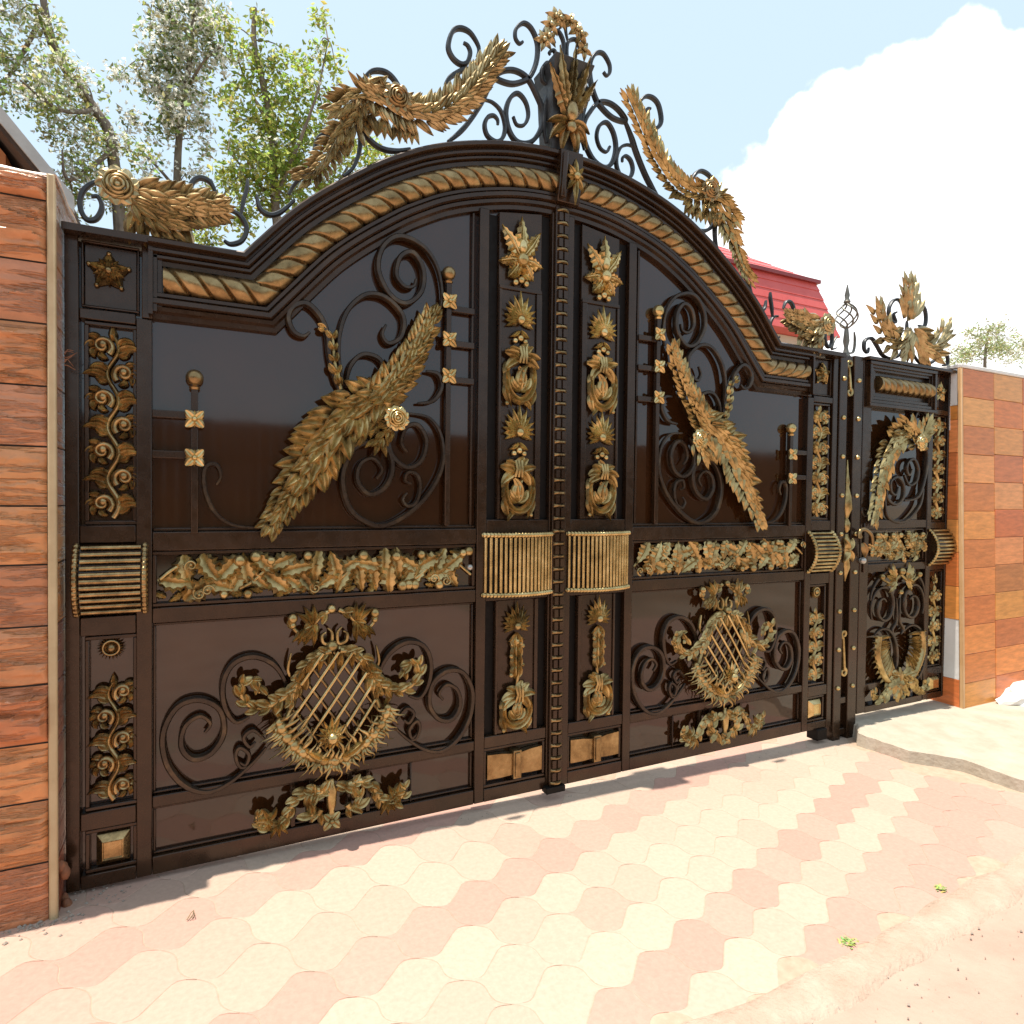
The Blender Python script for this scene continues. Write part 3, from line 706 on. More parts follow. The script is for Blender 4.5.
    def crown(m, sg):
        def A(a): return a if sg > 0 else PI - a
        b.acanthus([m(ZL(X, Y, 0.04)) for X, Y in ((545, 272), (515, 290), (490, 318), (460, 345), (432, 325), (430, 300))], 0.009, 0.007, 4, 0.05)
        p = m(ZL(430, 296, 0.04)); b.ball(p[0], p[1], 0.045, 0.020); b.ball(p[0], p[1] - 0.028, 0.045, 0.014)
        q = m(ZL(490, 318, 0.05))
        for a in (2.2, 1.75, 1.3, -2.2, -1.75, -1.3): b.leaf(q[0], q[1], 0.045, A(a), 0.088, 0.034, 0.35, 0.3, bend=sg * (0.5 if a > 0 else -0.5), t=0.45)
        q = m(ZL(462, 345, 0.05))
        for a in (-2.3, -1.9, -1.5): b.leaf(q[0], q[1] + 0.02, 0.045, A(a), 0.066, 0.028, 0.35, 0.3, t=0.45)
        b.scroll([m(ZL(X, Y, 0.04)) for X, Y in ((530, 338), (518, 348), (522, 370), (545, 372), (548, 340), (535, 325))], 0.007)
    sym(b, crown)
    p = ZL(547, 268, 0.045); b.ball(p[0], p[1], 0.045, 0.018)
    b.build('crown_piece', GOLD, cart, side)
    b = MB()                                            # acanthus foot below
    def foot(m, sg):
        b.acanthus([m(ZL(X, Y, 0.05)) for X, Y in ((515, 870), (500, 892), (480, 875), (488, 835), (520, 815), (470, 815), (430, 855), (405, 900), (365, 922), (330, 915), (325, 890), (345, 880), (355, 900))], 0.014, 0.011, 15, 0.058, curlsign=1.0)
        q = m(ZL(355, 900, 0.05))
        for a in (0.5, 1.6, 2.6, 3.8, 4.6, 5.4): b.leaf(q[0], q[1], 0.055, a, 0.055, 0.035, 0.45, 0.5, bend=sg * 0.9, t=0.45)
        q = m(ZL(385, 905, 0.05))
        for a in (-2.0, -1.5, -1.0): b.leaf(q[0], q[1], 0.055, a, 0.07, 0.03, 0.3, 0.3, t=0.45)
    sym(b, foot)
    cx_, cz_, _ = ZL(547, 735, 0.05); b.ball(cx_, cz_, 0.06, 0.02)
    b.lathe(cx_, ZL(547, 880, 0.05)[1], 0.05, [(0.004, -0.03), (0.02, -0.01), (0.012, 0.01), (0.020, 0.03), (0.024, 0.09), (0.014, 0.12), (0.008, 0.14)])
    q = ZL(547, 905, 0.055); b.rosette(q[0], q[1], 0.055, 0.036)
    b.build('acanthus_foot', GOLD, cart, side)
    for X in (430, 485, 600, 655):
        b = MB(); x_ = ZL(X, 890, 0.02)[0]; b.box(x_ - 0.009, x_ + 0.009, 0.086, 0.267, 0.008, 0.026)
        bld(b, 'baluster', IRON, bevel=0.002)
    # ------------------ crest on the shoulder
    b = MB()
    d = 0.02
    def SC(zf, r, *pts):
        k = MB(); k.scroll([zf(X, Y, d) for X, Y in pts], r * 0.78, taper=0.6); bld(k, 'crest_scroll', CRESTIRON)
    SC(ZT, 0.0105, (128, 806), (155, 806), (172, 850), (148, 896), (106, 896), (82, 842), (94, 782), (150, 744), (235, 748))
    SC(ZT, 0.011, (640, 795), (615, 745), (570, 728), (538, 755), (545, 800), (575, 815))
    SC(ZT, 0.011, (690, 860), (735, 880), (765, 935), (745, 985), (700, 1000), (672, 985))
    SC(ZT, 0.010, (742, 880), (752, 820), (765, 775), (768, 735))
    SC(ZT, 0.011, (805, 800), (820, 855), (860, 880), (905, 868), (960, 820))
    # crest on the arch
    SC(ZG, 0.012, (-10, 985), (40, 900), (140, 800), (180, 660), (210, 570), (300, 530), (400, 490), (470, 480), (515, 540), (505, 680), (460, 790), (390, 850))
    SC(ZG, 0.012, (535, 140), (600, 82), (690, 85), (760, 140), (815, 240), (840, 330))
    SC(ZG, 0.012, (500, 390), (530, 500), (590, 590), (680, 650), (780, 665), (880, 650))
    SC(ZS, 0.012, (365, 155), (395, 175), (412, 225), (390, 290), (345, 300), (290, 255), (262, 180), (290, 80), (345, 55), (415, 90), (470, 185), (460, 250))
    SC(ZS, 0.012, (240, 440), (275, 390), (350, 345), (400, 330))
    SC(ZS, 0.013, (770, 150), (745, 160), (720, 120), (725, 60), (775, 20), (830, 60), (870, 160), (865, 280), (825, 380), (780, 415), (700, 435), (620, 415), (580, 385), (640, 345), (720, 345), (800, 395), (860, 500), (905, 620), (895, 740), (830, 830), (740, 835), (680, 760), (655, 640), (680, 540), (735, 500), (790, 560), (808, 650), (780, 715), (730, 715), (705, 660))
    SC(ZS, 0.011, (600, 715), (598, 680), (570, 652), (530, 665), (510, 720), (530, 790), (590, 830), (635, 800), (650, 720), (620, 620), (560, 560), (500, 545))
    SC(ZS, 0.014, (590, 390), (530, 480), (480, 580), (400, 700), (330, 775), (260, 830))
    b = MB()
    b.garland([ZT(X, Y, 0.05) for X, Y in ((300, 800), (390, 840), (490, 850), (580, 860), (665, 860))], lambda q: 0.088 - 0.034 * q ** 2, 17, 0.05, open_=0.95, wide=0.58, lf=(0.3, 0.55), ovate=True)
    b.garland([ZT(X, Y, 0.06) for X, Y in ((290, 830), (380, 900), (480, 920))], lambda q: 0.078, 5, 0.05, open_=1.1)
    for X, Y, a in ((290, 880, -1.6), (330, 890, -1.4), (380, 900, -1.3), (440, 910, -1.3), (500, 910, -1.2)):
        p = ZT(X, Y, 0.05); b.leaf(p[0], p[1], 0.05, a, 0.11, 0.05, 0.25, 0.2, t=0.3)
    cg = bld(b, 'crest_garland', PALE)
    p = ZT(240, 770, 0.06)
    b = MB(); b.rose(p[0], p[1], 0.075, 0.066); b.build('rose', PALE, cg, side)
    # arch garland
    b = MB()
    def fan(zf, pts, w, n, seeds, rows=(-1, 1, -0.38, 0.38), **k): b.garland([zf(X, Y, 0.045) for X, Y in pts], w, n, 0.045, rows=rows, serr=0, **k)
    fan(ZS, ((-330, 480), (-180, 560), (-20, 640), (150, 650), (300, 580), (430, 450), (520, 330), (610, 215)), lambda q: 0.080 - 0.016 * q ** 2, 34, 0, open_=1.0, wide=0.44, lf=(0.3, 0.55), ovate=True)
    fan(ZG, ((720, 330), (620, 290), (520, 270), (430, 330), (350, 390)), lambda q: 0.074, 12, 0, open_=1.0, wide=0.44, lf=(0.3, 0.6))
    fan(ZG, ((400, 480), (330, 600), (260, 730), (170, 830), (70, 870)), lambda q: 0.066 - 0.014 * q, 13, 0, open_=0.9, wide=0.44, lf=(0.3, 0.55))
    fan(ZG, ((520, 380), (470, 470), (400, 560)), lambda q: 0.075, 4, 0, open_=1.0, wide=0.40)
    for X, Y, a in ((600, 400, -1.7), (680, 420, -1.5), (560, 380, -1.9), (790, 450, -1.5), (880, 460, -1.5)):
        for da in (-0.35, 0, 0.35):
            p = ZG(X, Y, 0.04); b.leaf(p[0], p[1], 0.04, a + da, 0.095, 0.042, 0.25, 0.2, t=0.3)
    ag = bld(b, 'arch_garland', PALE if side < 0 else GOLD)
    p = ZG(765, 320, 0.07)
    b = MB(); b.rose(p[0], p[1], 0.115, 0.058); b.build('rose', ROPE, ag, side)
    return t

left = gate_leaf(-1, 'dark bronze gate leaf with gilded garland, hung beside the rough stone pillar')
right = gate_leaf(1, 'dark bronze gate leaf with gilded garland, hung on the riveted post')

# ---- centre strip, crown and bolt: carried by the left leaf
def lead(b, name, mat, parent=None, **k): return b.build(name, mat, parent or left, -1, **k)
b = MB()
b.box(-0.052, 0.022, 0.01, 2.83, 0.0365, 0.052)
lead(b, 'meeting_strip', IRON, bevel=0.003)
n = 46
for i in range(n):
    z = 0.05 + 2.76 * i / (n - 1); b = MB()
    b.rings([[(-0.047 + 0.064 * q, z + h, 0.053 + 0.020 * math.sin(PI * q) * k + 0.001) for q in [j / 6 for j in range(7)]] + [(0.017, z + h, 0.0525), (-0.047, z + h, 0.0525)] for h, k in ((-0.007, 0.6), (-0.003, 1), (0.003, 1), (0.007, 0.6))])
    lead(b, 'strip_bead', ROPE)
b = MB(); rings = []
for i in range(n - 1):
    z = 0.05 + 2.76 * (i + 0.5) / (n - 1)
    for h, dd in ((-0.021, 0.054), (-0.019, 0.063), (0.019, 0.063), (0.021, 0.054)):
        rings.append([(-0.042, z + h, 0.0525), (-0.040, z + h, dd), (-0.020, z + h, dd), (-0.018, z + h, dd - 0.001 if dd < 0.06 else 0.055), (-0.012, z + h, dd - 0.001 if dd < 0.06 else 0.055), (-0.010, z + h, dd), (0.010, z + h, dd), (0.012, z + h, 0.0525)])
b.rings(rings)
lead(b, 'strip_core', IRON, smoothed=False)
# crown box
b = MB()
x0, z0, _ = ZC(130, 650, 0.04)
def ring(xa, xb, z, d0, d1): return [(xa, z, d0), (xb, z, d0), (xb, z, d1), (xa, z, d1)]
xl, xr = ZC(130, 640, 0.06)[0], ZC(250, 640, 0.06)[0]
zb2 = ZC(190, 655, 0.06)[1]; zt2 = ZC(190, 295, 0.06)[1]
H = zt2 - zb2
b.rings([ring(xl + 0.005, xr - 0.005, zb2, -0.05, 0.07), ring(xl, xr, zb2 + 0.1 * H, -0.05, 0.075), ring(xl - 0.01, xr + 0.005, zb2 + 0.5 * H, -0.05, 0.085), ring(xl - 0.015, xr + 0.012, zb2 + 0.8 * H, -0.055, 0.105), ring(xl - 0.028, xr + 0.03, zb2 + H, -0.07, 0.15), ring(xl - 0.02, xr + 0.022, zb2 + 1.0 * H + 0.004, -0.06, 0.14)])
crown = lead(b, 'crown_box', CRESTIRON, smoothed=False, bevel=0.004)
b = MB()
cx = 0.5 * (xl + xr)
for sg in (-1, 1):
    for a, l in ((0.0, 0.32), (0.35, 0.30), (0.7, 0.24)):
        b.leaf(cx, zb2 + 0.34 * H, 0.088, PI / 2 - sg * a * 0.8, l * 1.02, 0.075, 0.24, 0.05, t=0.4, serr=7)
    for a, l in ((1.3, 0.12), (1.9, 0.14), (2.5, 0.15)):
        b.leaf(cx, zb2 + 0.3 * H, 0.09, PI / 2 - sg * a, l, 0.06, 0.4, 0.4, bend=-sg * 0.8, t=0.4)
    b.curl(cx + sg * 0.055, zb2 + 0.2 * H, 0.088, 0.04, PI / 2, 1.2, 0.010, sg)
b.ball(cx, zb2 + 0.42 * H, 0.12, 0.032, 1.5); b.ball(cx, zb2 + 0.24 * H, 0.115, 0.028)
b.build('crown_palmette', DGOLD, crown, -1)
b = MB()
def SCC(r, *pts):
    k = MB(); k.scroll([ZC(X, Y, 0.03) for X, Y in pts], r * 0.78, taper=0.55); k.build('crown_scroll', CRESTIRON, crown, -1)
SCC(0.012, (110, 360), (95, 340), (95, 300), (115, 270), (135, 300), (128, 370), (110, 440), (102, 540), (112, 610))
SCC(0.012, (275, 640), (262, 560), (270, 480), (290, 400), (270, 350))
SCC(0.010, (130, 235), (125, 222), (145, 215), (155, 245), (140, 270), (165, 275), (185, 235), (185, 175), (160, 130), (140, 150), (150, 185))
SCC(0.010, (235, 290), (250, 270), (235, 258), (222, 285), (240, 308), (215, 300), (200, 240), (205, 180), (240, 170), (255, 220), (232, 225))
SCC(0.009, (160, 130), (185, 100), (180, 65), (150, 60), (120, 100), (95, 150), (90, 190))
SCC(0.009, (205, 180), (195, 120), (210, 80), (240, 110), (270, 180), (275, 250))
b = MB()
for X, Y in ((120, 160), (150, 75), (130, 110), (215, 95), (240, 130), (270, 215), (170, 85), (258, 150), (100, 175)):
    p = ZC(X, Y, 0.04)
    for k in range(5): b.leaf(p[0], p[1], 0.04, k * 1.26 + X, 0.052, 0.034, 0.4, 0.5, t=0.3)
    b.ball(p[0], p[1], 0.055, 0.012, n=7, m=5)
b.build('crown_flowers', PALE, crown, -1)
# keystone
b = MB()
kx = [ZC(X, 760, 0.1)[0] for X in (155, 195, 245)]
kz = ZC(190, 660, 0.1)[1]; kb = ZC(190, 880, 0.1)[1]
b.rings([[(-0.062 - 0.0, z, -0.02), (0.058, z, -0.02), (0.058, z, dd), (-0.062, z, dd)] for z, dd in ((kb + 0.03, 0.08), (kb + 0.10, 0.098), (kz - 0.02, 0.112), (kz + 0.02, 0.112), (kz + 0.03, 0.09))])
b.tube([(-0.045, kb + 0.04, 0.098), (-0.045, kz, 0.122)], 0.016)
key = lead(b, 'keystone', IRON, bevel=0.004)
b = MB()
xk, zk = 0.012, 0.5 * (kz + kb) + 0.02
for a, l in ((PI / 2, 0.11), (-PI / 2, 0.17), (PI / 2 + 0.7, 0.09), (PI / 2 - 0.7, 0.09), (-PI / 2 + 0.6, 0.10), (-PI / 2 - 0.6, 0.10), (0, 0.06), (PI, 0.06)):
    b.leaf(xk, zk, 0.115, a, l * 0.78, 0.036, 0.2, 0.2, t=0.4)
b.ball(xk, zk, 0.13, 0.018)
b.build('keystone_flower', GOLD, key, -1)
b = MB(); b.box(-0.075, 0.03, 0.005, 0.035, 0.02, 0.07); b.tube([(-0.07, 0.02, 0.05), (0.03, 0.02, 0.05)], 0.012); lead(b, 'drop_bolt', BLACK, bevel=0.003)
b = MB(); p = ZL(962, 142, 0.04); b.ball(p[0], p[1], 0.045, 0.014, n=12, m=9); lead(b, 'key_knob', STEEL)
# foot block on the right leaf
b = MB(); b.box(-1.95, -1.86, -0.05, 0.02, -0.03, 0.05); b.build('hinge_foot', BLACK, right, 1, bevel=0.005)

# ------------------------------------------------------------------ riveted post
post_t = thing('gate_post', (2.09, 0, -0.08), 'riveted double bar post between the wide gate and the narrow side door', 'post')
b = MB()
b.box(2.008, 2.078, -0.09, 2.355, -0.05, 0.045)
b.box(2.142, 2.226, -0.10, 2.36, -0.05, 0.045)
bars = b.build('post_bars', IRON, post_t, -1, bevel=0.004)
b = MB(); b.box(2.079, 2.141, -0.06, 2.34, -0.045, 0.008); b.build('post_web', IRON, post_t, -1)
for z in (0.17, 2.335, 1.22, -0.03):
    b = MB(); b.box(2.0785, 2.1415, z - 0.02, z + 0.02, 0.009, 0.036); b.build('tie_plate', IRON, post_t, -1, bevel=0.003)
for x in (2.043, 2.184):
    for i in range(9):
        b = MB(); b.ball(x, 2.205 - 0.2435 * i, 0.046, 0.0155, n=10, m=8); b.build('rivet', GOLDB, post_t, -1)
def sscroll(b, x, z0, z1, w, d, r, f=1):
    h = z1 - z0; pts = []
    for i in range(14):
        a = 2 * PI * i / 13 * 1.1 + PI * 1.2; rr = w * (0.25 + 0.75 * i / 13); pts.append((x + f * rr * math.cos(a), z1 - w + rr * math.sin(a), d))
    low = [(2 * x - p[0], z0 + z1 - p[1], p[2]) for p in reversed(pts)]
    b.scroll(pts + low, r, 3)
b = MB(); sscroll(b, 2.110, 2.10, 2.33, 0.028, 0.03, 0.009); b.build('post_scroll', GOLD, post_t, -1)
b = MB(); sscroll(b, 2.110, 0.32, 0.62, 0.030, 0.03, 0.009); b.build('post_scroll', GOLD, post_t, -1)
b = MB()
b.lathe(2.110, 1.36, 0.03, [(0.004, 0.34), (0.012, 0.24), (0.018, 0.2), (0.014, 0.17), (0.03, 0.10), (0.036, 0.03), (0.022, 0.0), (0.012, -0.03), (0.026, -0.06), (0.024, -0.10), (0.01, -0.12)])
b.lathe(2.110, 1.03, 0.03, [(0.014, 0.2), (0.03, 0.16), (0.036, 0.1), (0.024, 0.04), (0.03, -0.01), (0.014, -0.06), (0.004, -0.1)])
for a in (1.0, 2.1, -1.0, -2.1): b.leaf(2.110, 1.13, 0.05, a, 0.09, 0.05, 0.3, 0.4, t=0.4)
b.build('post_spear', GOLD, post_t, -1)
# wire lantern finial
b = MB()
px_, pz_, _ = Z4(238, 360, 0.0); zt3 = Z4(238, 85, 0.0)[1]; zbk = Z4(238, 265, 0)[1]; ztk = Z4(238, 165, 0)[1]
px_ = 2.115
b.lathe(px_, pz_ - 0.03, 0.0, [(0.03, 0), (0.02, 0.02), (0.012, 0.06), (0.02, 0.10), (0.012, zbk - pz_ + 0.03)])
for k in range(6):
    pts = []
    for i in range(15):
        q = i / 14; r = 0.060 * math.sin(PI * q) ** 0.8 + 0.006; a = k * PI / 3 + q * 2.6
        pts.append((px_ + r * math.cos(a), zbk + (ztk - zbk) * q, r * math.sin(a)))
    b.tube(pts, 0.0052)
b.lathe(px_, ztk - 0.01, 0.0, [(0.01, 0), (0.022, 0.02), (0.012, 0.04), (0.016, 0.06), (0.003, zt3 - ztk)])
b.scroll([Z4(X, Y, 0) for X, Y in ((225, 345), (205, 350), (212, 320), (225, 300))], 0.006)
b.scroll([(px_ + 0.02, pz_, 0), (px_ + 0.07, pz_ + 0.01, 0), (px_ + 0.085, pz_ + 0.08, 0), (px_ + 0.075, pz_ + 0.14, 0)], 0.006)
b.build('wire_finial', mottled('finial_iron', [(0.3, (0.10, 0.095, 0.085)), (0.7, (0.24, 0.22, 0.18))], rough=(0.35, 0.5), metal=0.6), post_t, -1)

# ------------------------------------------------------------------ wicket door
wk = thing('wicket_door', (2.24, 0, 0.03), 'narrow dark bronze side door with a lever handle, next to the tiled pillar', 'door')
def wb(b, name, mat, parent=None, **k): return b.build(name, mat, parent or wk, -1, **k)
XL, XC, XR, ZTOP = 2.245, 2.975, 3.20, 2.365
b = MB(); b.box(XL + 0.005, XR - 0.005, 0.08, ZTOP - 0.01, -0.004, 0.0); wb(b, 'sheet_panel', SHEET, smoothed=False)
b = MB()
b.box(XL, XL + 0.085, 0.06, ZTOP - 0.02, -0.03, 0.036); b.box(XC - 0.028, XC + 0.022, 0.06, 2.06, -0.03, 0.036); b.box(XR - 0.03, XR, 0.06, ZTOP - 0.02, -0.03, 0.036)
for z0, z1 in ((1.262, 1.32), (0.975, 1.03), (0.20, 0.245), (0.055, 0.10)): b.box(XL + 0.086, XC - 0.029, z0, z1, -0.02, 0.033)
for z0, z1 in ((2.05, 2.085), (1.255, 1.30), (0.965, 1.0), (0.225, 0.28), (0.055, 0.10)): b.box(XC + 0.023, XR - 0.031, z0, z1, -0.02, 0.033)
b.box(XL, XR, ZTOP - 0.022, ZTOP, -0.035, 0.075)
wb(b, 'frame', IRON, bevel=0.004)
b = MB()
for k_, (w_, d_) in enumerate(((0.0, 0.07), (0.024, 0.056), (0.048, 0.044))):
    b.frame(XL + 0.02 + w_ * 1.3, XC - 0.002 - w_ * 0.5, 2.05 + w_, ZTOP - 0.026 - w_ * 0.7, 0.022, 0.001, d_)
b.frame(XC + 0.026, XR - 0.033, 1.302, 2.048, 0.012, 0, 0.024); b.frame(XC + 0.026, XR - 0.033, 0.282, 0.962, 0.012, 0, 0.024); b.frame(XC + 0.026, XR - 0.033, 0.102, 0.222, 0.012, 0, 0.024)
b.frame(XL + 0.09, XC - 0.032, 1.035, 1.258, 0.012, 0, 0.024)
wb(b, 'bead_trim', IRON, bevel=0.003)
b = MB(); b.box(XL + 0.11, XC - 0.05, 2.12, 2.29, 0.001, 0.02); wb(b, 'rope_channel', IRON)
b = MB(); rings = []
for i in range(161):
    x = 2.372 + 0.575 * i / 160; ring_ = []
    for k in range(13):
        th = PI * k / 12; ph = (x - 2.37) / 0.062 - th / PI * 1.1; fr = ph - math.floor(ph); dcr = min(fr, 1 - fr); r = 0.055 * (0.93 + 0.07 * math.sin(PI * fr) - 0.2 * math.exp(-(dcr / 0.08) ** 2))
        ring_.append((x, 2.205 + r * math.cos(th), 0.02 + 1.1 * r * math.sin(th)))
    rings.append(ring_)
b.rings(rings); wb(b, 'rope_moulding', ROPE, angle=60)
b = MB()
for k in range(5):
    a = PI / 2 + k * 2 * PI / 5
    b.leaf(3.085, 2.21, 0.016, a, 0.075, 0.055, 0.15, 0.05, t=0.3); b.leaf(3.085, 2.21, 0.028, a + PI / 5, 0.045, 0.034, 0.3, 0.3, t=0.35)
b.ball(3.085, 2.21, 0.04, 0.014); wb(b, 'star_ornament', GOLD)
b = MB(); vine(b, 3.085, 1.32, 2.02, 0.125, 0.006, 7, 1); wb(b, 'vine_ornament', GOLD)
b = MB(); vine(b, 3.085, 0.30, 0.83, 0.125, 0.006, 5, -1); b.palmette(3.085, 0.89, 0.01, 0.034, 11, 3.1); wb(b, 'vine_ornament', GOLD)
b = MB(); b.rings([[(3.085 + sx_ * 0.05 * k, 0.162 + sz_ * 0.045 * k, d) for sx_, sz_ in ((-1, -1), (1, -1), (1, 1), (-1, 1))] for k, d in ((1, 0.002), (1, 0.022), (0.66, 0.044))]); wb(b, 'foot_cap', GOLDB, smoothed=False, bevel=0.002)
b = MB(); ribbed(b, XC + 0.0, XR - 0.002, 1.0, 1.255, 10, False, 0.062, 0.036, 0.009)
for xx in (XC, XR - 0.003): bead_rail(b, [(xx, 1.0 + 0.25 * q, 0.038 + 0.062 * math.sin(PI * q) ** 0.8) for q in [i / 12 for i in range(13)]], 0.011, 15)
rr_ = wb(b, 'ribbed_roll', GOLD)
b = MB(); bow_backing(b, XC + 0.002, XR - 0.004, 0.99, 1.262, False, 0.062, 0.036, 0.010); b.build('roll_backing', IRON, rr_, -1)
# upper ironwork
b = MB()
def SW(zf, r, *pts):
    k = MB(); k.scroll([zf(X, Y, 0.03) for X, Y in pts], r, taper=0.6); wb(k, 'scroll', SCROLL)
SW(ZW, 0.010, (400, 650), (385, 690), (360, 670), (360, 620), (395, 600), (425, 640), (420, 710), (380, 740), (340, 700), (350, 620), (380, 570))
SW(ZW, 0.010, (330, 690), (340, 790), (390, 830), (450, 815), (510, 740), (528, 660))
SW(ZW, 0.010, (470, 560), (455, 590), (440, 560), (450, 520), (480, 510), (500, 560), (490, 620), (455, 640), (430, 590))
SW(ZW, 0.010, (540, 420), (548, 500), (535, 600), (500, 700), (430, 720))
SW(ZW, 0.010, (480, 330), (490, 275), (520, 262), (548, 290))
SW(ZW, 0.009, (250, 800), (215, 790), (212, 762), (240, 765))
b = MB()
b.garland([ZW(X, Y, 0.045) for X, Y in ((490, 420), (440, 370), (380, 400), (335, 480), (300, 600), (280, 720), (262, 815))], lambda q: 0.115 - 0.045 * q, 19, 0.04, open_=0.95, wide=0.56, ovate=True)
b.garland([ZW(X, Y, 0.045) for X, Y in ((490, 430), (515, 400), (545, 320))], lambda q: 0.10 - 0.03 * q, 5, 0.04, open_=0.8)
g = wb(b, 'garland', GOLD)
p = ZW(488, 425, 0.06); b = MB(); b.rose(p[0], p[1], 0.10, 0.055); b.build('rose', GOLDB, g, -1)
# frieze
b = MB(); r2 = random.Random(3)
for i in range(8): b.vineleaf(2.43 + 0.47 * i / 7, 1.145 + (0.03 if i % 2 else -0.03), 0.014 + 0.008 * (i % 2), r2.uniform(0, 6.28), 0.10)
for i in range(14):
    x = 2.36 + 0.57 * (i + 0.5) / 14; z = 1.145 + (0.07 if i % 2 else -0.07)
    if i % 2: b.ball(x, z, 0.03, 0.02)
    else: b.leaf(x, z, 0.022, r2.uniform(0, 6), 0.07, 0.045, 0.3, 0.3, t=0.3, serr=4)
wb(b, 'leaf_frieze', GOLD)
# handle and lock
b = MB(); b.box(2.27, 2.315, 0.98, 1.30, 0.0365, 0.046); lk = wb(b, 'lock_plate', IRON, bevel=0.004)
b = MB(); b.tube(smooth(L(ZW, 0.09, (200, 900), (205, 875), (230, 868), (262, 895), (270, 945)), 5), 0.015, 0.011)
q = ZW(205, 920, 0.06); b.tube([ZW(208, 905, 0.04), ZW(206, 905, 0.09)], 0.013); b.leaf(q[0], q[1] - 0.02, 0.075, -1.2, 0.1, 0.06, 0.2, 0.3, t=0.4); b.build('lever_handle', ROPE, lk, -1)
q = ZX(215, 105, 0.05); b = MB(); b.ball(q[0], q[1], 0.055, 0.022, n=12, m=9); b.build('key_knob', STEEL, lk, -1)
# lower ironwork
b = MB()
xcw = 2.66
zs = [ZX(X, Y, 0.03) for X, Y in ((245, 350), (245, 620), (350, 200), (350, 760))]
for sg in (-1, 1):
    for (R_, zz, oy) in ((0.135, zs[0][1], 1),):
        pts = []
        for i in range(30):
            a = (-0.5 if sg > 0 else PI + 0.5) + sg * 2 * PI * 1.45 * i / 29; rr = 0.135 * (1 - 0.72 * i / 29)
            pts.append((xcw + sg * 0.155 + rr * math.cos(a), zz + 1.15 * rr * math.sin(a), 0.028))
        k = MB(); k.scroll(pts, 0.011, 2); wb(k, 'scroll', SCROLL)
    pts = [(xcw + sg * (0.155 + 0.15 * math.cos(a)), zs[1][1] + 0.20 * math.sin(a), 0.028) for a in [PI / 2 - sg * 0 + (-sg) * (PI * 1.3) * (i / 20) + sg * 0.6 for i in range(21)]]
    k = MB(); k.scroll(pts, 0.011, 2); wb(k, 'scroll', SCROLL)
    k = MB(); k.scroll([(xcw + sg * 0.02, zs[0][1] + 0.05, 0.028), (xcw + sg * 0.015, zs[0][1] - 0.1, 0.028), (xcw + sg * 0.06, zs[0][1] - 0.16, 0.028), (xcw + sg * 0.04, zs[0][1] - 0.2, 0.028)], 0.009); wb(k, 'scroll', SCROLL)
k = MB(); k.scroll([(xcw + 0.29 * math.cos(a), zs[0][1] + 0.05 + 0.2 * math.sin(a), 0.028) for a in [PI * i / 16 for i in range(17)]], 0.010, 2); wb(k, 'scroll', SCROLL)
b = MB()
for sg in (-1, 1):                                         # shell wings
    bx, bz = xcw + sg * 0.045, zs[1][1] - 0.16
    rib = smooth([(bx, bz, 0.05), (xcw + sg * 0.15, zs[1][1] - 0.13, 0.055), (xcw + sg * 0.24, zs[1][1] + 0.02, 0.055), (xcw + sg * 0.23, zs[1][1] + 0.16, 0.05)], 6)
    b.sweep(rib, MB.RIB, [0.022] * len(rib), [0.022] * len(rib))
    for i in range(12):
        c, a, l = along(rib, (i + 0.5) / 12)
        b.leaf(c[0], c[1], 0.05, a + sg * 1.15, 0.15, 0.032, 0.1, 0.15, bend=sg * 0.5, t=0.5)
        b.leaf(c[0], c[1], 0.05, a - sg * 1.2, 0.06, 0.02, 0.2, 0.2, bend=-sg * 0.5, t=0.5)
wb(b, 'shell_wings', GOLD)
b = MB(); cz = zs[2][1]
for sg in (-1, 1):
    for a in (0.5, 1.0, 1.5, 2.2, 2.8): b.leaf(xcw + sg * 0.06, cz, 0.04, PI / 2 - sg * a, 0.11, 0.05, 0.3, 0.3, bend=sg * 0.5, t=0.4, serr=4)
    b.ball(xcw + sg * 0.2, cz + 0.02, 0.045, 0.02); b.tube([(xcw, cz + 0.03, 0.04), (xcw + sg * 0.1, cz - 0.04, 0.045), (xcw + sg * 0.2, cz + 0.01, 0.04)], 0.01)
b.ball(xcw, cz + 0.05, 0.05, 0.025); b.ball(xcw, cz - 0.09, 0.045, 0.018)
wb(b, 'crown_piece', GOLD)
b = MB(); fz = zs[3][1] + 0.02
for sg in (-1, 1):
    b.acanthus([(xcw + sg * 0.02, fz + 0.07, 0.05), (xcw + sg * 0.08, fz + 0.06, 0.055), (xcw + sg * 0.13, fz - 0.01, 0.055), (xcw + sg * 0.2, fz - 0.06, 0.05), (xcw + sg * 0.27, fz - 0.05, 0.05), (xcw + sg * 0.28, fz, 0.05)], 0.016, 0.012, 9, 0.075)
    b.acanthus([(xcw, fz + 0.05, 0.05), (xcw + sg * 0.05, fz - 0.03, 0.055), (xcw + sg * 0.03, fz - 0.08, 0.05)], 0.014, 0.01, 5, 0.06)
b.lathe(xcw, fz - 0.08, 0.05, [(0.005, -0.02), (0.024, 0.02), (0.016, 0.08), (0.026, 0.14), (0.008, 0.2)])
wb(b, 'acanthus_foot', GOLD)
for x in (2.5, 2.82):
    b = MB(); b.box(x - 0.012, x + 0.012, 0.101, 0.199, 0.004, 0.024); wb(b, 'baluster', IRON, bevel=0.002)
b = MB(); b.box(XR + 0.001, XR + 0.03, 0.22, 0.45, -0.02, 0.03); b.tube([(XR + 0.016, 0.21, 0.03), (XR + 0.016, 0.46, 0.03)], 0.016); wb(b, 'hinge', BLACK, bevel=0.003)
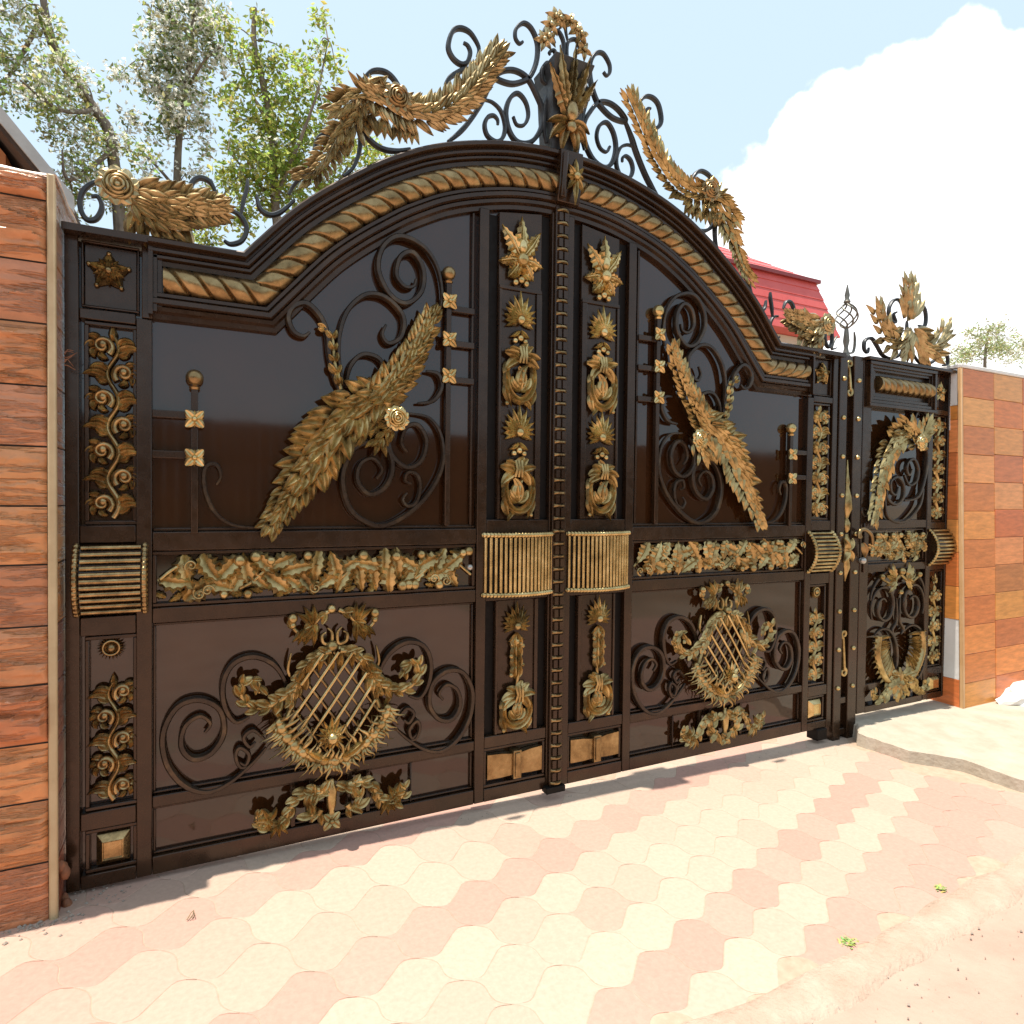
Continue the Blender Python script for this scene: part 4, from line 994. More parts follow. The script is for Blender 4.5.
# crest of the door
b = MB()
def S4(r, *pts):
    k = MB(); k.scroll([Z4(X, Y, 0.02) for X, Y in pts], r * 0.8, taper=0.6); wb(k, 'crest_scroll', CRESTIRON)
S4(0.011, (350, 345), (345, 365), (332, 350), (335, 318), (360, 308), (380, 335), (405, 375), (440, 388), (475, 370), (490, 320))
S4(0.011, (460, 205), (448, 215), (455, 245), (435, 235), (430, 190), (450, 158), (475, 165), (490, 230))
S4(0.011, (535, 180), (565, 185), (575, 220), (570, 260), (545, 258))
S4(0.011, (520, 360), (545, 400), (580, 410), (610, 395), (640, 370), (658, 375), (660, 410), (640, 415))
S4(0.010, (500, 240), (500, 320))
b = MB()
def g4(pts, w, n, **k): b.garland([Z4(X, Y, 0.04) for X, Y in pts], w, n, 0.04, **k)
g4(((502, 240), (503, 170), (500, 105)), lambda q: 0.145 - 0.05 * q, 7, open_=0.6)
g4(((500, 270), (470, 330), (420, 310), (385, 235), (372, 195)), lambda q: 0.15 - 0.06 * q, 9, open_=0.9)
g4(((505, 270), (540, 340), (590, 360), (625, 320), (645, 265)), lambda q: 0.15 - 0.06 * q, 9, open_=0.9)
wb(b, 'crest_palmette', PALE)

# ================================================================== pillars
STONE = attr_mat('stone_tile', rough=0.28, bump=0.5, bscale=(14, 14, 20), var=0.17, spec=0.45, dist=0.007)
TILE = attr_mat('glazed_tile', rough=0.27, bump=0.12, bscale=(10, 10, 50), var=0.28, spec=0.32, dist=0.003)
GROUT = mottled('grout', [(0.3, (0.05, 0.035, 0.028)), (0.7, (0.09, 0.065, 0.05))], rough=(0.8, 0.95), spec=0.2)
TRIM = mottled('beige_trim', [(0.3, (0.42, 0.30, 0.16)), (0.7, (0.55, 0.42, 0.24))], rough=(0.4, 0.6))
nt = STONE.node_tree; bs = nt.nodes['Principled BSDF']
_tc = N(nt, 'ShaderNodeTexCoord'); _mp = N(nt, 'ShaderNodeMapping'); _mp.inputs['Scale'].default_value = (2.2, 2.2, 16)
nt.links.new(_tc.outputs['Object'], _mp.inputs[0])
_n = N(nt, 'ShaderNodeTexNoise', Scale=1.0, Detail=5, Roughness=0.6, Distortion=0.15); nt.links.new(_mp.outputs[0], _n.inputs['Vector'])
_a = N(nt, 'ShaderNodeMath', operation='SUBTRACT'); _a.inputs[1].default_value = 0.5; nt.links.new(_n.outputs['Fac'], _a.inputs[0])
_b = N(nt, 'ShaderNodeMath', operation='ABSOLUTE'); nt.links.new(_a.outputs[0], _b.inputs[0])
_c = N(nt, 'ShaderNodeMapRange', interpolation_type='SMOOTHSTEP'); _c.inputs['From Max'].default_value = 0.06; _c.inputs['To Min'].default_value = 0.72
nt.links.new(_b.outputs[0], _c.inputs[0])
_src = bs.inputs['Base Color'].links[0].from_socket                    # seams of the split stone: crack dirt plus ledge shadow put into the colour
_m = N(nt, 'ShaderNodeVectorMath', operation='SCALE'); nt.links.new(_src, _m.inputs[0]); nt.links.new(_c.outputs[0], _m.inputs['Scale']); nt.links.new(_m.outputs[0], bs.inputs['Base Color'])
_bp = N(nt, 'ShaderNodeBump', Strength=1.0, Distance=0.02); nt.links.new(_c.outputs[0], _bp.inputs['Height']); nt.links.new(bs.inputs['Normal'].links[0].from_socket, _bp.inputs['Normal']); nt.links.new(_bp.outputs[0], bs.inputs['Normal'])
PLASTER = mottled('white_plaster', [(0.3, (0.72, 0.70, 0.66)), (0.7, (0.82, 0.80, 0.77))], scale=5, rough=(0.8, 0.95), bump=0.3, bscale=35, spec=0.2)
FOAM = mottled('orange_foam', [(0.3, (0.16, 0.06, 0.03)), (0.7, (0.34, 0.14, 0.06))], scale=30, rough=(0.7, 0.9), bump=0.6)

pl = thing('stone_pillar', (-2.3, 0.05, 0), 'rough pillar of brown and orange split stone slabs with beige corner trim', 'pillar')
YF = -0.145; X1 = -2.005; X0 = -2.95; YB = 0.42
zt_l = at(52, 177, YF).z
rows_px = [931, 866, 803, 745, 686, 627, 565, 506, 446, 385, 322, 260.5, 197.5]
zr = [at(25, y, YF).z for y in rows_px] + [zt_l]
zr[0] = -0.05
cols = [(0.235, 0.075, 0.045), (0.40, 0.165, 0.055), (0.42, 0.175, 0.055), (0.30, 0.085, 0.042), (0.30, 0.125, 0.055), (0.27, 0.10, 0.058), (0.36, 0.16, 0.055),
        (0.43, 0.20, 0.075), (0.235, 0.105, 0.07), (0.35, 0.15, 0.065), (0.215, 0.09, 0.065), (0.37, 0.165, 0.08), (0.33, 0.145, 0.085)]
rough_rows = [0.3, 0.5, 0.3, 1.0, 0.5, 0.3, 0.5, 0.4, 0.35, 1.0, 0.4, 1.0, 0.8]
b = MB(); nx, nz = 90, 34
for k in range(len(zr) - 1):
    c = cols[k]; z0, z1 = zr[k] + 0.003, zr[k + 1] - 0.003
    for xi, (xa, xb) in enumerate(((X0, -2.44), (-2.436, X1 - 0.026))):
        b.cur = tuple((0.38 * q + 0.62 * m_) * 1.55 * (1 + 0.06 * xi * (-1) ** k) for q, m_ in zip(c, (0.37, 0.158, 0.066)))
        base = len(b.v); n_ = nx if xi else 30
        for j in range(nz + 1):
            for i in range(n_ + 1):
                x = xa + (xb - xa) * i / n_; z = z0 + (z1 - z0) * j / nz
                e = min(1, 6 * min(i / n_, 1 - i / n_) * 4, 5 * min(j / nz, 1 - j / nz))
                w_ = noise.noise(Vector((x * 3.5, k * 5.1, z * 4))) * 0.06
                led = (z + w_) * 15 + 1.5 * noise.noise(Vector((x * 2.2, k * 3.3, z * 5)))
                fr = led - math.floor(led); st_ = noise.cell(Vector((math.floor(led) * 1.7, k * 9.1, math.floor(x * 3.1 + w_ * 20))))
                nv = (0.55 * abs(st_) + 0.45 * fr) + noise.fractal(Vector((x * 8, k * 7.3, z * 40)), 0.9, 2.1, 4) * 0.28
                b.v.append((x, YF - 0.002 - e * (0.003 + 0.042 * rough_rows[k] * max(0, nv)), z))
        for j in range(nz):
            for i in range(n_):
                a = base + j * (n_ + 1) + i; b.face((a, a + 1, a + n_ + 2, a + n_ + 1))
stones = b.build('stone_slabs', STONE, pl, world=True, angle=70)
def wbox(b, x0, x1, y0, y1, z0, z1):
    k = len(b.v)
    for z in (z0, z1): b.v += [(x0, y0, z), (x1, y0, z), (x1, y1, z), (x0, y1, z)]
    for q in ((0, 1, 2, 3), (4, 5, 6, 7), (0, 1, 5, 4), (1, 2, 6, 5), (2, 3, 7, 6), (3, 0, 4, 7)): b.face([k + i for i in q])
b = MB(); wbox(b, X0, X1 - 0.012, YF + 0.003, YB, -0.1, zt_l - 0.004); b.build('pillar_core', GROUT, pl, world=True, smoothed=False)
b = MB()
wbox(b, X1 - 0.024, X1 + 0.001, YF - 0.014, YF + 0.010, -0.04, zt_l + 0.006)
b.build('corner_trim', TRIM, pl, world=True, bevel=0.006)
b = MB()                                                      # side face towards the gate
for k in range(len(zr) - 1):
    b.cur = tuple(q * 1.05 for q in cols[(k * 5 + 3) % 13])
    wbox(b, X1 - 0.0115, X1 - 0.001, YF + 0.0115, YB, zr[k] + 0.002, zr[k + 1] - 0.002)
b.build('side_slabs', STONE, pl, world=True, smoothed=False, bevel=0.003)
b = MB(); b.cur = (0.38, 0.2, 0.11)
k0 = len(b.v)
for j in range(8):
    for i in range(31):
        x = X0 + (X1 + 0.002 - X0) * i / 30; y = YF - 0.012 + (YB - YF) * j / 7
        b.v.append((x, y, zt_l + 0.004 + 0.018 * noise.noise(Vector((x * 6, y * 6, 2.0))) + 0.012 * (j / 7)))
for j in range(7):
    for i in range(30):
        a = k0 + j * 31 + i; b.face((a, a + 1, a + 32, a + 31))
cp = b.build('pillar_cap', STONE, pl, world=True); md = cp.modifiers.new('solid', 'SOLIDIFY'); md.thickness = 0.03; md.offset = -1
b = MB(); r3 = random.Random(2)
for i in range(7):                                           # dried foam and mortar in the gap next to the gate
    z = r3.choice([r3.uniform(0.0, 0.12), r3.uniform(0.0, 0.2), r3.uniform(1.6, 1.9)])
    b.ball(-2.0 + r3.uniform(-0.006, 0.012), z, 0.10 + r3.uniform(-0.05, 0.03), r3.uniform(0.008, 0.018) * (1 if z < 1 else 0.35), 1.5, 7, 5)
for i in range(6):
    p = P(64, 352 + i * 2.6, 0.10); b.tube([p, (p[0] + 0.01, p[1] + r3.uniform(-0.01, 0.02), 0.10), (p[0] + r3.uniform(0.012, 0.04), p[1] + r3.uniform(-0.02, 0.025), 0.095)], 0.0022, 0.0008)
b.build('mortar_crumbs', FOAM, pl, -1)

# ---- right pillar: leaning slightly back, tiled front, part-tiled flank
pr = thing('tiled_pillar', (3.6, 0.1, 0), 'pillar clad in glossy orange tiles laid like brickwork, with bare white plaster on its flank', 'pillar')
zt_r = at(963, 368, -0.10).z; XA = 3.185; XB = 5.6
def lean(p): return (p[0], p[1] + 0.03 * max(0, p[2]), p[2])
b = MB(); rr3 = random.Random(11)
rh = 0.2; cw = 0.385
pal = [(0.76, 0.29, 0.075), (0.62, 0.20, 0.055), (0.70, 0.25, 0.065), (0.56, 0.18, 0.052), (0.78, 0.32, 0.095)]
for c in range(7):
    x0 = XA + 0.022 + c * cw
    for k in range(0, 14):
        z0 = zt_r - (k + 1) * rh + (0.0 if c % 2 == 0 else rh * 0.06); z1 = z0 + rh
        z1 = min(z1, zt_r)
        if z0 < -0.02: z0 = -0.02
        if z1 - z0 < 0.02: continue
        cc = pal[(0, 2, 4)[rr3.randint(0, 2)] if (k + c) % 2 else (1, 3)[rr3.randint(0, 1)]]; b.cur = tuple(q * rr3.uniform(0.9, 1.08) for q in cc)
        wbox(b, x0 + 0.0012, x0 + cw - 0.0012, -0.172 - rr3.uniform(0, 0.003), -0.16, z0 + 0.0012, z1 - 0.0012)
b.v = [lean(p) for p in b.v]
b.build('front_tiles', TILE, pr, world=True, smoothed=False, bevel=0.003)
b = MB()
wbox(b, XA + 0.012, XB, -0.1595, 0.9, -0.06, zt_r - 0.006); b.v = [lean(p) for p in b.v]
b.build('pillar_core', GROUT, pr, world=True, smoothed=False)
b = MB()
zs_ = [(-0.02, 0.20), (0.62, 0.85), (0.852, 1.09), (1.092, 1.32), (1.322, 1.56), (1.562, 1.79), (1.792, 2.02), (2.022, 2.12)]
for k, (z0, z1) in enumerate(zs_):
    cc = pal[(k * 3 + 1) % 5]
    for j, (ya, yb) in enumerate(((-0.148, 0.06), (0.062, 0.3), (0.302, 0.6))):
        b.cur = tuple(q * rr3.uniform(0.9, 1.12) for q in pal[(k * 3 + j * 2 + 1) % 5])
        wbox(b, XA - 0.001, XA + 0.0115, ya, yb, z0, z1)
b.v = [lean(p) for p in b.v]
b.build('side_tiles', TILE, pr, world=True, smoothed=False, bevel=0.003)
b = MB()
for z0, z1 in ((0.202, 0.618), (2.122, zt_r - 0.004)): wbox(b, XA + 0.001, XA + 0.0116, -0.146, 0.89, z0, z1)
wbox(b, XA - 0.004, XA - 0.0012, -0.10, -0.05, 1.95, 2.13); wbox(b, XA - 0.003, XA - 0.0012, -0.045, 0.03, 2.04, 2.125)
b.v = [lean(p) for p in b.v]
b.build('plaster_patch', PLASTER, pr, world=True, smoothed=False)
b = MB(); wbox(b, XA - 0.003, XA + 0.021, -0.176, -0.149, -0.02, zt_r + 0.002); b.v = [lean(p) for p in b.v]
b.build('corner_trim', mottled('pale_trim', [(0.3, (0.62, 0.36, 0.16)), (0.7, (0.72, 0.46, 0.24))], rough=(0.35, 0.5)), pr, world=True, bevel=0.005)
b = MB(); wbox(b, XA - 0.004, XB, -0.178, 0.9, zt_r + 0.0025, zt_r + 0.03); b.v = [lean(p) for p in b.v]
b.build('pillar_cap', PLASTER, pr, world=True, bevel=0.006)

# ================================================================== ground
def gz(x): return -0.02 * (x + 2.0)
SAND = mottled('sandy_concrete', [(0.25, (0.40, 0.255, 0.195)), (0.5, (0.475, 0.31, 0.24)), (0.75, (0.52, 0.36, 0.28))], scale=3.5, rough=(0.75, 0.95), bump=0.5, bscale=45, spec=0.2, detail=10)
def sheet(name, x0, x1, y0, y1, dz, mat, kind='structure', nx=24, ny=24, amp=0.0):
    b = MB()
    for j in range(ny + 1):
        for i in range(nx + 1):
            x = x0 + (x1 - x0) * i / nx; y = y0 + (y1 - y0) * j / ny
            b.v.append((x, y, gz(max(-6, min(6, x))) + dz + amp * noise.noise(Vector((x * 1.7, y * 1.7, 0)))))
    for j in range(ny):
        for i in range(nx): a = j * (nx + 1) + i; b.face((a, a + 1, a + nx + 2, a + nx + 1))
    return tag(b.build(name, mat, None, world=True), kind=kind)
EARTH = mottled('earth', [(0.25, (0.20, 0.15, 0.10)), (0.5, (0.31, 0.25, 0.18)), (0.75, (0.40, 0.33, 0.25))], scale=0.8, rough=(0.85, 0.98), bump=0.4, bscale=30, spec=0.15, detail=10)
sheet('ground', -700, 700, -700, 700, -0.09, EARTH, nx=40, ny=40)
sheet('street', -40, 40, -9.0, 1.0, -0.060, SAND, nx=120, ny=20)
sheet('roadside', -6, 8, -4.0, -0.9, -0.004, SAND, nx=120, ny=40, amp=0.003)
# pavers: interlocking wavy tiles in diagonal bands
PAVE = attr_mat('paver', rough=0.8, bump=0.35, bscale=(60, 60, 60), var=0.10, spec=0.25, dist=0.002)
JOINT = mottled('joint_sand', [(0.3, (0.40, 0.29, 0.21)), (0.7, (0.50, 0.38, 0.28))], scale=30, rough=(0.9, 1.0), spec=0.1)
ex = Vector((0.2135, 0.0765)); ey = Vector((0.029, -0.1553))              # one tile along the band / across it
def wav(q, amp): return amp * math.sin(2 * PI * q)
b = MB(); pj = random.Random(4)
ORG = Vector((-0.936, -0.505))
PINK, CREAM = (0.50, 0.300, 0.235), (0.50, 0.372, 0.285)
NRM = Vector((-0.3432, 0.9393)); OFFS = [0.332, 0.144, -0.066, -0.276, -0.450, -0.615, -0.780, -0.946, -1.110, -1.27, -1.43, -1.59]
def off(v):
    v = v + 3
    if v < 0: return OFFS[0] - v * 0.19
    k = int(v)
    if k >= len(OFFS) - 1: return OFFS[-1] - (v - len(OFFS) + 1) * 0.16
    return OFFS[k] + (OFFS[k + 1] - OFFS[k]) * (v - k)
def pt(u, v):
    return Vector((-0.90, -0.3289)) + ex * (u + 0.16 * (v - 1)) + NRM * (off(v) - 0.0)
def edge_y(edge_x): return 0
PAVE_EDGE = lambda x: -1.395 + 0.075 * max(0, (x - 0.1)) ** 1.1 if x > 0.1 else -1.395
NS = 6
def hedge(i, j):                       # lower edge of row j-1 / upper edge of row j, from column i to i+1
    return [(i + q, j + 0.155 * math.sin(2 * PI * q + 0.45 * math.sin(2 * PI * q))) for q in [k / (2 * NS) for k in range(2 * NS + 1)]]
def vedge(i, j):
    return [(i + 0.07 * math.sin(2 * PI * q), j + q) for q in [k / (2 * NS) for k in range(2 * NS + 1)]]
from itertools import chain
BAND = {}
def rowcolour(j):
    return PINK if j in (-3, 0, 4, -6, -9) or j >= 6 else CREAM
for j in range(-24, 20):
    for i in range(-14, 24):
        out = hedge(i, j) + [(p[0], p[1]) for p in vedge(i + 1, j)][1:] + list(reversed(hedge(i, j + 1)))[1:] + list(reversed(vedge(i, j)))[1:-1]
        P2 = [pt(u, v) for u, v in out]
        c = sum(P2, Vector((0, 0))) / len(P2)
        if c.x < -3.4 or c.x > 2.35 or c.y > 0.16 or c.y < PAVE_EDGE(c.x) + 0.02: continue
        if c.x > 2.02 and c.y > -0.95 + 0.0: 
            if c.x > 2.1 + 0.0: continue
        base = rowcolour(j)
        if base is CREAM and pj.random() < 0.10: base = tuple(0.6 * a + 0.4 * q for a, q in zip(CREAM, PINK))
        if base is CREAM and c.x < -1.35: base = tuple(a + (q - a) * min(0.7, (-1.35 - c.x) * 1.6) for a, q in zip(CREAM, PINK))  # cream tiles turn pinker leftwards, warm shading put into their colour
        k_ = pj.uniform(0.93, 1.05); b.cur = tuple(q * k_ for q in base)
        dz = pj.uniform(-0.0004, 0.0004); n = len(P2); k0 = len(b.v)
        for sc, z in ((0.0012, -0.012), (0.0012, -0.0011), (0.0042, 0.0)):
            for q in P2:
                v = q - c; v = v * (1 - sc / max(0.02, v.length)); w = c + v
                b.v.append((w.x, w.y, gz(w.x) + 0.006 + z + dz))
        for r_ in range(2):
            for a in range(n): b.face((k0 + r_ * n + a, k0 + r_ * n + (a + 1) % n, k0 + (r_ + 1) * n + (a + 1) % n, k0 + (r_ + 1) * n + a))
        b.face(range(k0 + 2 * n, k0 + 3 * n))
tag(b.build('paving', PAVE, None, world=True, smoothed=False), kind='structure')
b = MB()
for i in range(61):
    x = -3.5 + 5.9 * i / 60
    for k in range(13): b.v.append((x, PAVE_EDGE(x) - 0.045 + (0.345 - PAVE_EDGE(x)) * k / 12, gz(x) + 0.0045))
for i in range(60):
    for k in range(12): a = i * 13 + k; b.face((a, a + 1, a + 14, a + 13))
tag(b.build('paving_bed', JOINT, None, world=True), kind='structure')
# concrete step in front of the side door
CONC = mottled('pale_concrete', [(0.3, (0.40, 0.335, 0.255)), (0.7, (0.53, 0.455, 0.36))], scale=6, rough=(0.75, 0.95), bump=0.5, bscale=40, spec=0.2, detail=9)
b = MB(); E = [(2.20, 0.35), (2.215, -0.05), (2.10, -0.16), (2.13, -0.45), (2.30, -0.66), (2.30, -0.92), (2.42, -1.25), (6.5, -1.25), (6.5, 0.35)]
fe = []
for a, c in zip(E, E[1:] + E[:1]):
    for k in range(6):
        q = k / 6; fe.append((a[0] + (c[0] - a[0]) * q + 0.012 * noise.noise(Vector((a[0] * 9 + q * 5, a[1] * 7, 1))), a[1] + (c[1] - a[1]) * q + 0.012 * noise.noise(Vector((a[0] * 5, a[1] * 9 + q * 5, 4)))))
n = len(fe)
b.v = [(x - 0.02 * (x < 3), y, -0.16) for x, y in fe] + [(x, y, 0.0 - 0.02 * (y < -0.2) * (-y)) for x, y in fe] + [(x + 0.02 * (x < 3), y * 0.985, 0.012 - 0.03 * max(0, -y - 0.1)) for x, y in fe]
for r_ in range(2):
    for a in range(n): b.face((r_ * n + a, r_ * n + (a + 1) % n, (r_ + 1) * n + (a + 1) % n, (r_ + 1) * n + a))
b.face(range(2 * n, 3 * n))
tag(b.build('step_slab', CONC, None, world=True, smoothed=False), kind='structure')
# dirt strip at the edge of the paving
DIRT = mottled('pale_dirt', [(0.25, (0.38, 0.27, 0.20)), (0.5, (0.46, 0.34, 0.26)), (0.75, (0.53, 0.41, 0.32))], scale=9, rough=(0.9, 1.0), bump=0.9, bscale=60, spec=0.1, detail=10)
b = MB(); n = 60
for i in range(n + 1):
    x = -0.6 + 3.4 * i / n; yc = PAVE_EDGE(x) - 0.05
    for k in range(7):
        q = k / 6; w = 0.085 + 0.04 * noise.noise(Vector((x * 4, 3, 0)))
        y = yc + (q - 0.5) * 2 * w
        b.v.append((x, y, gz(x) + 0.006 + 0.007 * math.sin(PI * q) ** 0.5 * (0.8 + 0.5 * noise.noise(Vector((x * 9, y * 9, 0)))) - 0.018 * (k in (0, 6))))
for i in range(n):
    for k in range(6): a = i * 7 + k; b.face((a, a + 1, a + 8, a + 7))
tag(b.build('dirt_verge', DIRT, None, world=True), kind='stuff')
b = MB(); gr = random.Random(9)                               # grit scattered on the roadside
for i in range(420):
    x = gr.uniform(-0.4, 3.0); y = PAVE_EDGE(x) - abs(gr.gauss(0.0, 0.22)); r = gr.choice((0.0015, 0.002, 0.0028, 0.005)) * gr.uniform(0.8, 1.3)
    k0 = len(b.v); z = gz(x) + 0.0 + r * 0.3
    b.v += [(x + r, y, z), (x, y + r * 0.8, z), (x - r, y, z), (x, y - r * 0.9, z), (x + r * 0.2, y, z + r * 0.8), (x, y, z - r)]
    for f in ((0, 1, 4), (1, 2, 4), (2, 3, 4), (3, 0, 4), (1, 0, 5), (2, 1, 5), (3, 2, 5), (0, 3, 5)): b.face([k0 + q for q in f])
for i in range(230):
    if i < 110: x = gr.uniform(-2.6, -1.93); y = -0.155 - abs(gr.gauss(0, 0.030)); r = gr.uniform(0.002, 0.009)
    elif i < 150: x = gr.uniform(-2.0, -1.8); y = gr.uniform(-0.14, -0.01); r = gr.uniform(0.002, 0.007)
    else: x = gr.uniform(-1.9, 2.0); y = -0.02 - abs(gr.gauss(0, 0.05)); r = gr.uniform(0.0015, 0.004)
    k0 = len(b.v); z = gz(x) + 0.006 + r * 0.3
    b.v += [(x + r, y, z), (x, y + r * 0.8, z), (x - r, y, z), (x, y - r * 0.9, z), (x + r * 0.2, y, z + r * 0.8), (x, y, z - r)]
    for f in ((0, 1, 4), (1, 2, 4), (2, 3, 4), (3, 0, 4), (1, 0, 5), (2, 1, 5), (3, 2, 5), (0, 3, 5)): b.face([k0 + q for q in f])
tag(b.build('grit', mottled('grit_stone', [(0.3, (0.22, 0.17, 0.13)), (0.7, (0.5, 0.43, 0.36))], scale=3, rough=(0.8, 0.95)), None, world=True, smoothed=False), kind='stuff')

# ---- loose stones, sheet, weeds
def rock(name, c, size, mat, label, cat, seed, flat=1.0):
    t = MB(); bm = bmesh.new(); bmesh.ops.create_icosphere(bm, subdivisions=3, radius=1)
    for v in bm.verts:
        q = v.co.copy(); k = 1 + 0.55 * noise.fractal(q * 1.1 + Vector((seed, 0, 0)), 1, 2, 4)
        v.co = Vector((q.x * size[0] * k, q.y * size[1] * k, max(-0.4 * size[2], q.z * size[2] * k)))
    t.v = [tuple(v.co + Vector(c)) for v in bm.verts]; t.f = [tuple(v.index for v in f.verts) for f in bm.faces]; t.tint = [(1, 1, 1)] * len(t.f); bm.free()
    o = t.build(name, mat, None, world=True, angle=25)
    return tag(o, label, cat)
def G(px, py, z=0.0):
    d = ray(px, py); return CAM + d * ((z - CAM.z) / d.z)
p = G(872, 738, -0.075); rock('concrete_lump', (p.x, p.y, -0.05), (0.085, 0.06, 0.055), mottled('lump', [(0.3, (0.16, 0.12, 0.09)), (0.7, (0.42, 0.34, 0.26))], scale=12, rough=(0.85, 0.95), bump=0.6), 'broken brown concrete lump at the foot of the riveted post', 'rubble', 3.1)
p = G(1018, 703, 0.0)
rock('plaster_lump', (p.x + 0.12, p.y, 0.035), (0.24, 0.13, 0.085), PLASTER, 'white lump of plaster lying in front of the orange tiled pillar', 'rubble', 8.4)
WEED = attr_mat('weed', rough=0.6, bump=0, var=0.3)
def weed(px, py, label, n, R, seed):
    p = G(px, py, -0.05); b = MB(); r = random.Random(seed)
    for i in range(n):
        a = r.uniform(0, 6.28); l = r.uniform(0.4, 1) * R; k0 = len(b.v); b.cur = (r.uniform(0.22, 0.42), r.uniform(0.30, 0.45), r.uniform(0.07, 0.16))
        ox, oy = r.gauss(0, R * 0.5), r.gauss(0, R * 0.25); w = r.uniform(0.002, 0.004); z = gz(p.x) + 0.004
        ca, sa = math.cos(a), math.sin(a); h = l * r.uniform(0.15, 0.5)
        for q, ww in ((0, w), (0.5, w * 1.3), (1, 0.0004)):
            b.v += [(p.x + ox + ca * l * q - sa * ww, p.y + oy + sa * l * q + ca * ww, z + h * q * (1.4 - 0.4 * q)), (p.x + ox + ca * l * q + sa * ww, p.y + oy + sa * l * q - ca * ww, z + h * q * (1.4 - 0.4 * q))]
        b.face((k0, k0 + 1, k0 + 3, k0 + 2)); b.face((k0 + 2, k0 + 3, k0 + 5, k0 + 4))
    return tag(b.build('weed_tuft', WEED, None, world=True), label, 'weed', 'weeds along the paving edge')
weed(940, 888, 'small flat green weed at the pale paving edge, farther from the viewer', 45, 0.026, 1)
weed(847, 945, 'small yellowish green weed tuft at the paving edge, nearest the viewer', 45, 0.026, 2)
p = G(187, 918, 0.01); b = MB()
for k in range(3): b.tube([(p.x + 0.008 * k, -p.y * 0 - p.y * 0 + 0.012 + gz(p.x), -p.y + 0.0), (p.x + 0.012 + 0.006 * k, 0.02 + gz(p.x), -p.y - 0.02 + 0.01 * k), (p.x + 0.02, 0.012 + gz(p.x), -p.y - 0.045)], 0.002, 0.001)
tag(b.build('dry_twig', mottled('straw', [(0.3, (0.2, 0.14, 0.07)), (0.7, (0.4, 0.3, 0.17))], rough=(0.7, 0.9)), None), 'small dry twig lying on the pavers in front of the gate', 'twig')

# ================================================================== houses beyond the gate
WALLO = mottled('orange_render', [(0.3, (0.46, 0.17, 0.06)), (0.7, (0.56, 0.23, 0.09))], scale=4, rough=(0.8, 0.95), bump=0.2)
FASC = mottled('grey_fascia', [(0.3, (0.42, 0.40, 0.37)), (0.7, (0.56, 0.54, 0.50))], scale=6, rough=(0.6, 0.8))
SOFF = mottled('brown_soffit', [(0.3, (0.05, 0.03, 0.02)), (0.7, (0.09, 0.055, 0.035))], scale=6, rough=(0.7, 0.9))
hy = 2.2
ha = thing('gabled_house', (-4.2, hy + 2.5, 0), 'orange rendered house with grey gable verge behind the rough stone pillar', 'house')
e1 = at(47, 170, hy); e0 = at(3, 116, hy); sl = (e1.z - e0.z) / (e1.x - e0.x)
xr_ = e1.x + 0.12; zr_ = e1.z + 0.12 * sl; ridge_x = xr_ - 2.6; ridge_z = zr_ - 2.6 * sl
def prism(b, sec, y0, y1):
    k = len(b.v); n = len(sec); b.v += [(x, y0, z) for x, z in sec] + [(x, y1, z) for x, z in sec]
    b.face(range(k, k + n)); b.face(range(k + n, k + 2 * n))
    for i in range(n): b.face((k + i, k + (i + 1) % n, k + n + (i + 1) % n, k + n + i))
b = MB(); wl, wr = ridge_x - 2.2, ridge_x + 2.2
prism(b, [(wl, -0.3), (wr, -0.3), (wr, ridge_z + 2.2 * sl - 0.16), (ridge_x, ridge_z - 0.16), (wl, ridge_z + 2.2 * sl - 0.16)], hy + 0.35, hy + 6)
b.build('wall', WALLO, ha, world=True, smoothed=False)
b = MB(); T = 0.10
prism(b, [(xr_, zr_), (ridge_x, ridge_z), (2 * ridge_x - xr_, zr_), (2 * ridge_x - xr_, zr_ - T), (ridge_x, ridge_z - T), (xr_, zr_ - T)], hy + 0.02, hy + 6.4)
b.build('roof', SOFF, ha, world=True, smoothed=False)
b = MB()
prism(b, [(xr_ + 0.02, zr_ + 0.015), (ridge_x, ridge_z + 0.03), (2 * ridge_x - xr_ - 0.02, zr_ + 0.015), (2 * ridge_x - xr_ - 0.02, zr_ - 0.085), (ridge_x, ridge_z - 0.08), (xr_ + 0.02, zr_ - 0.085)], hy - 0.02, hy + 0.018)
b.build('verge_board', FASC, ha, world=True, smoothed=False)

RED = mottled('red_metal_tile', [(0.3, (0.60, 0.085, 0.075)), (0.7, (0.68, 0.115, 0.10))], scale=2, rough=(0.35, 0.5), bump=0.03, spec=0.4)
REDD = mottled('dark_red_trim', [(0.3, (0.22, 0.025, 0.025)), (0.7, (0.30, 0.04, 0.04))], scale=2, rough=(0.4, 0.55))
CRM = mottled('cream_render', [(0.3, (0.55, 0.47, 0.36)), (0.7, (0.66, 0.58, 0.46))], scale=2, rough=(0.8, 0.95))
Yh = 7.5
c1 = at(815, 282, Yh); c2 = at(840, 338, Yh - 0.25); r1 = at(716, 239, Yh + 1.6)
hb = thing('mansard_house', (c1.x - 3, Yh + 3, 0), 'house with red metal tile mansard roof behind the right gate leaf', 'house')
WX, DY = 6.5, 5.0
b = MB()
ov = c2.x - c1.x
x0h, x1h = c1.x - WX, c1.x
y0h, y1h = Yh, Yh + DY
lowz = c2.z
steps = 6
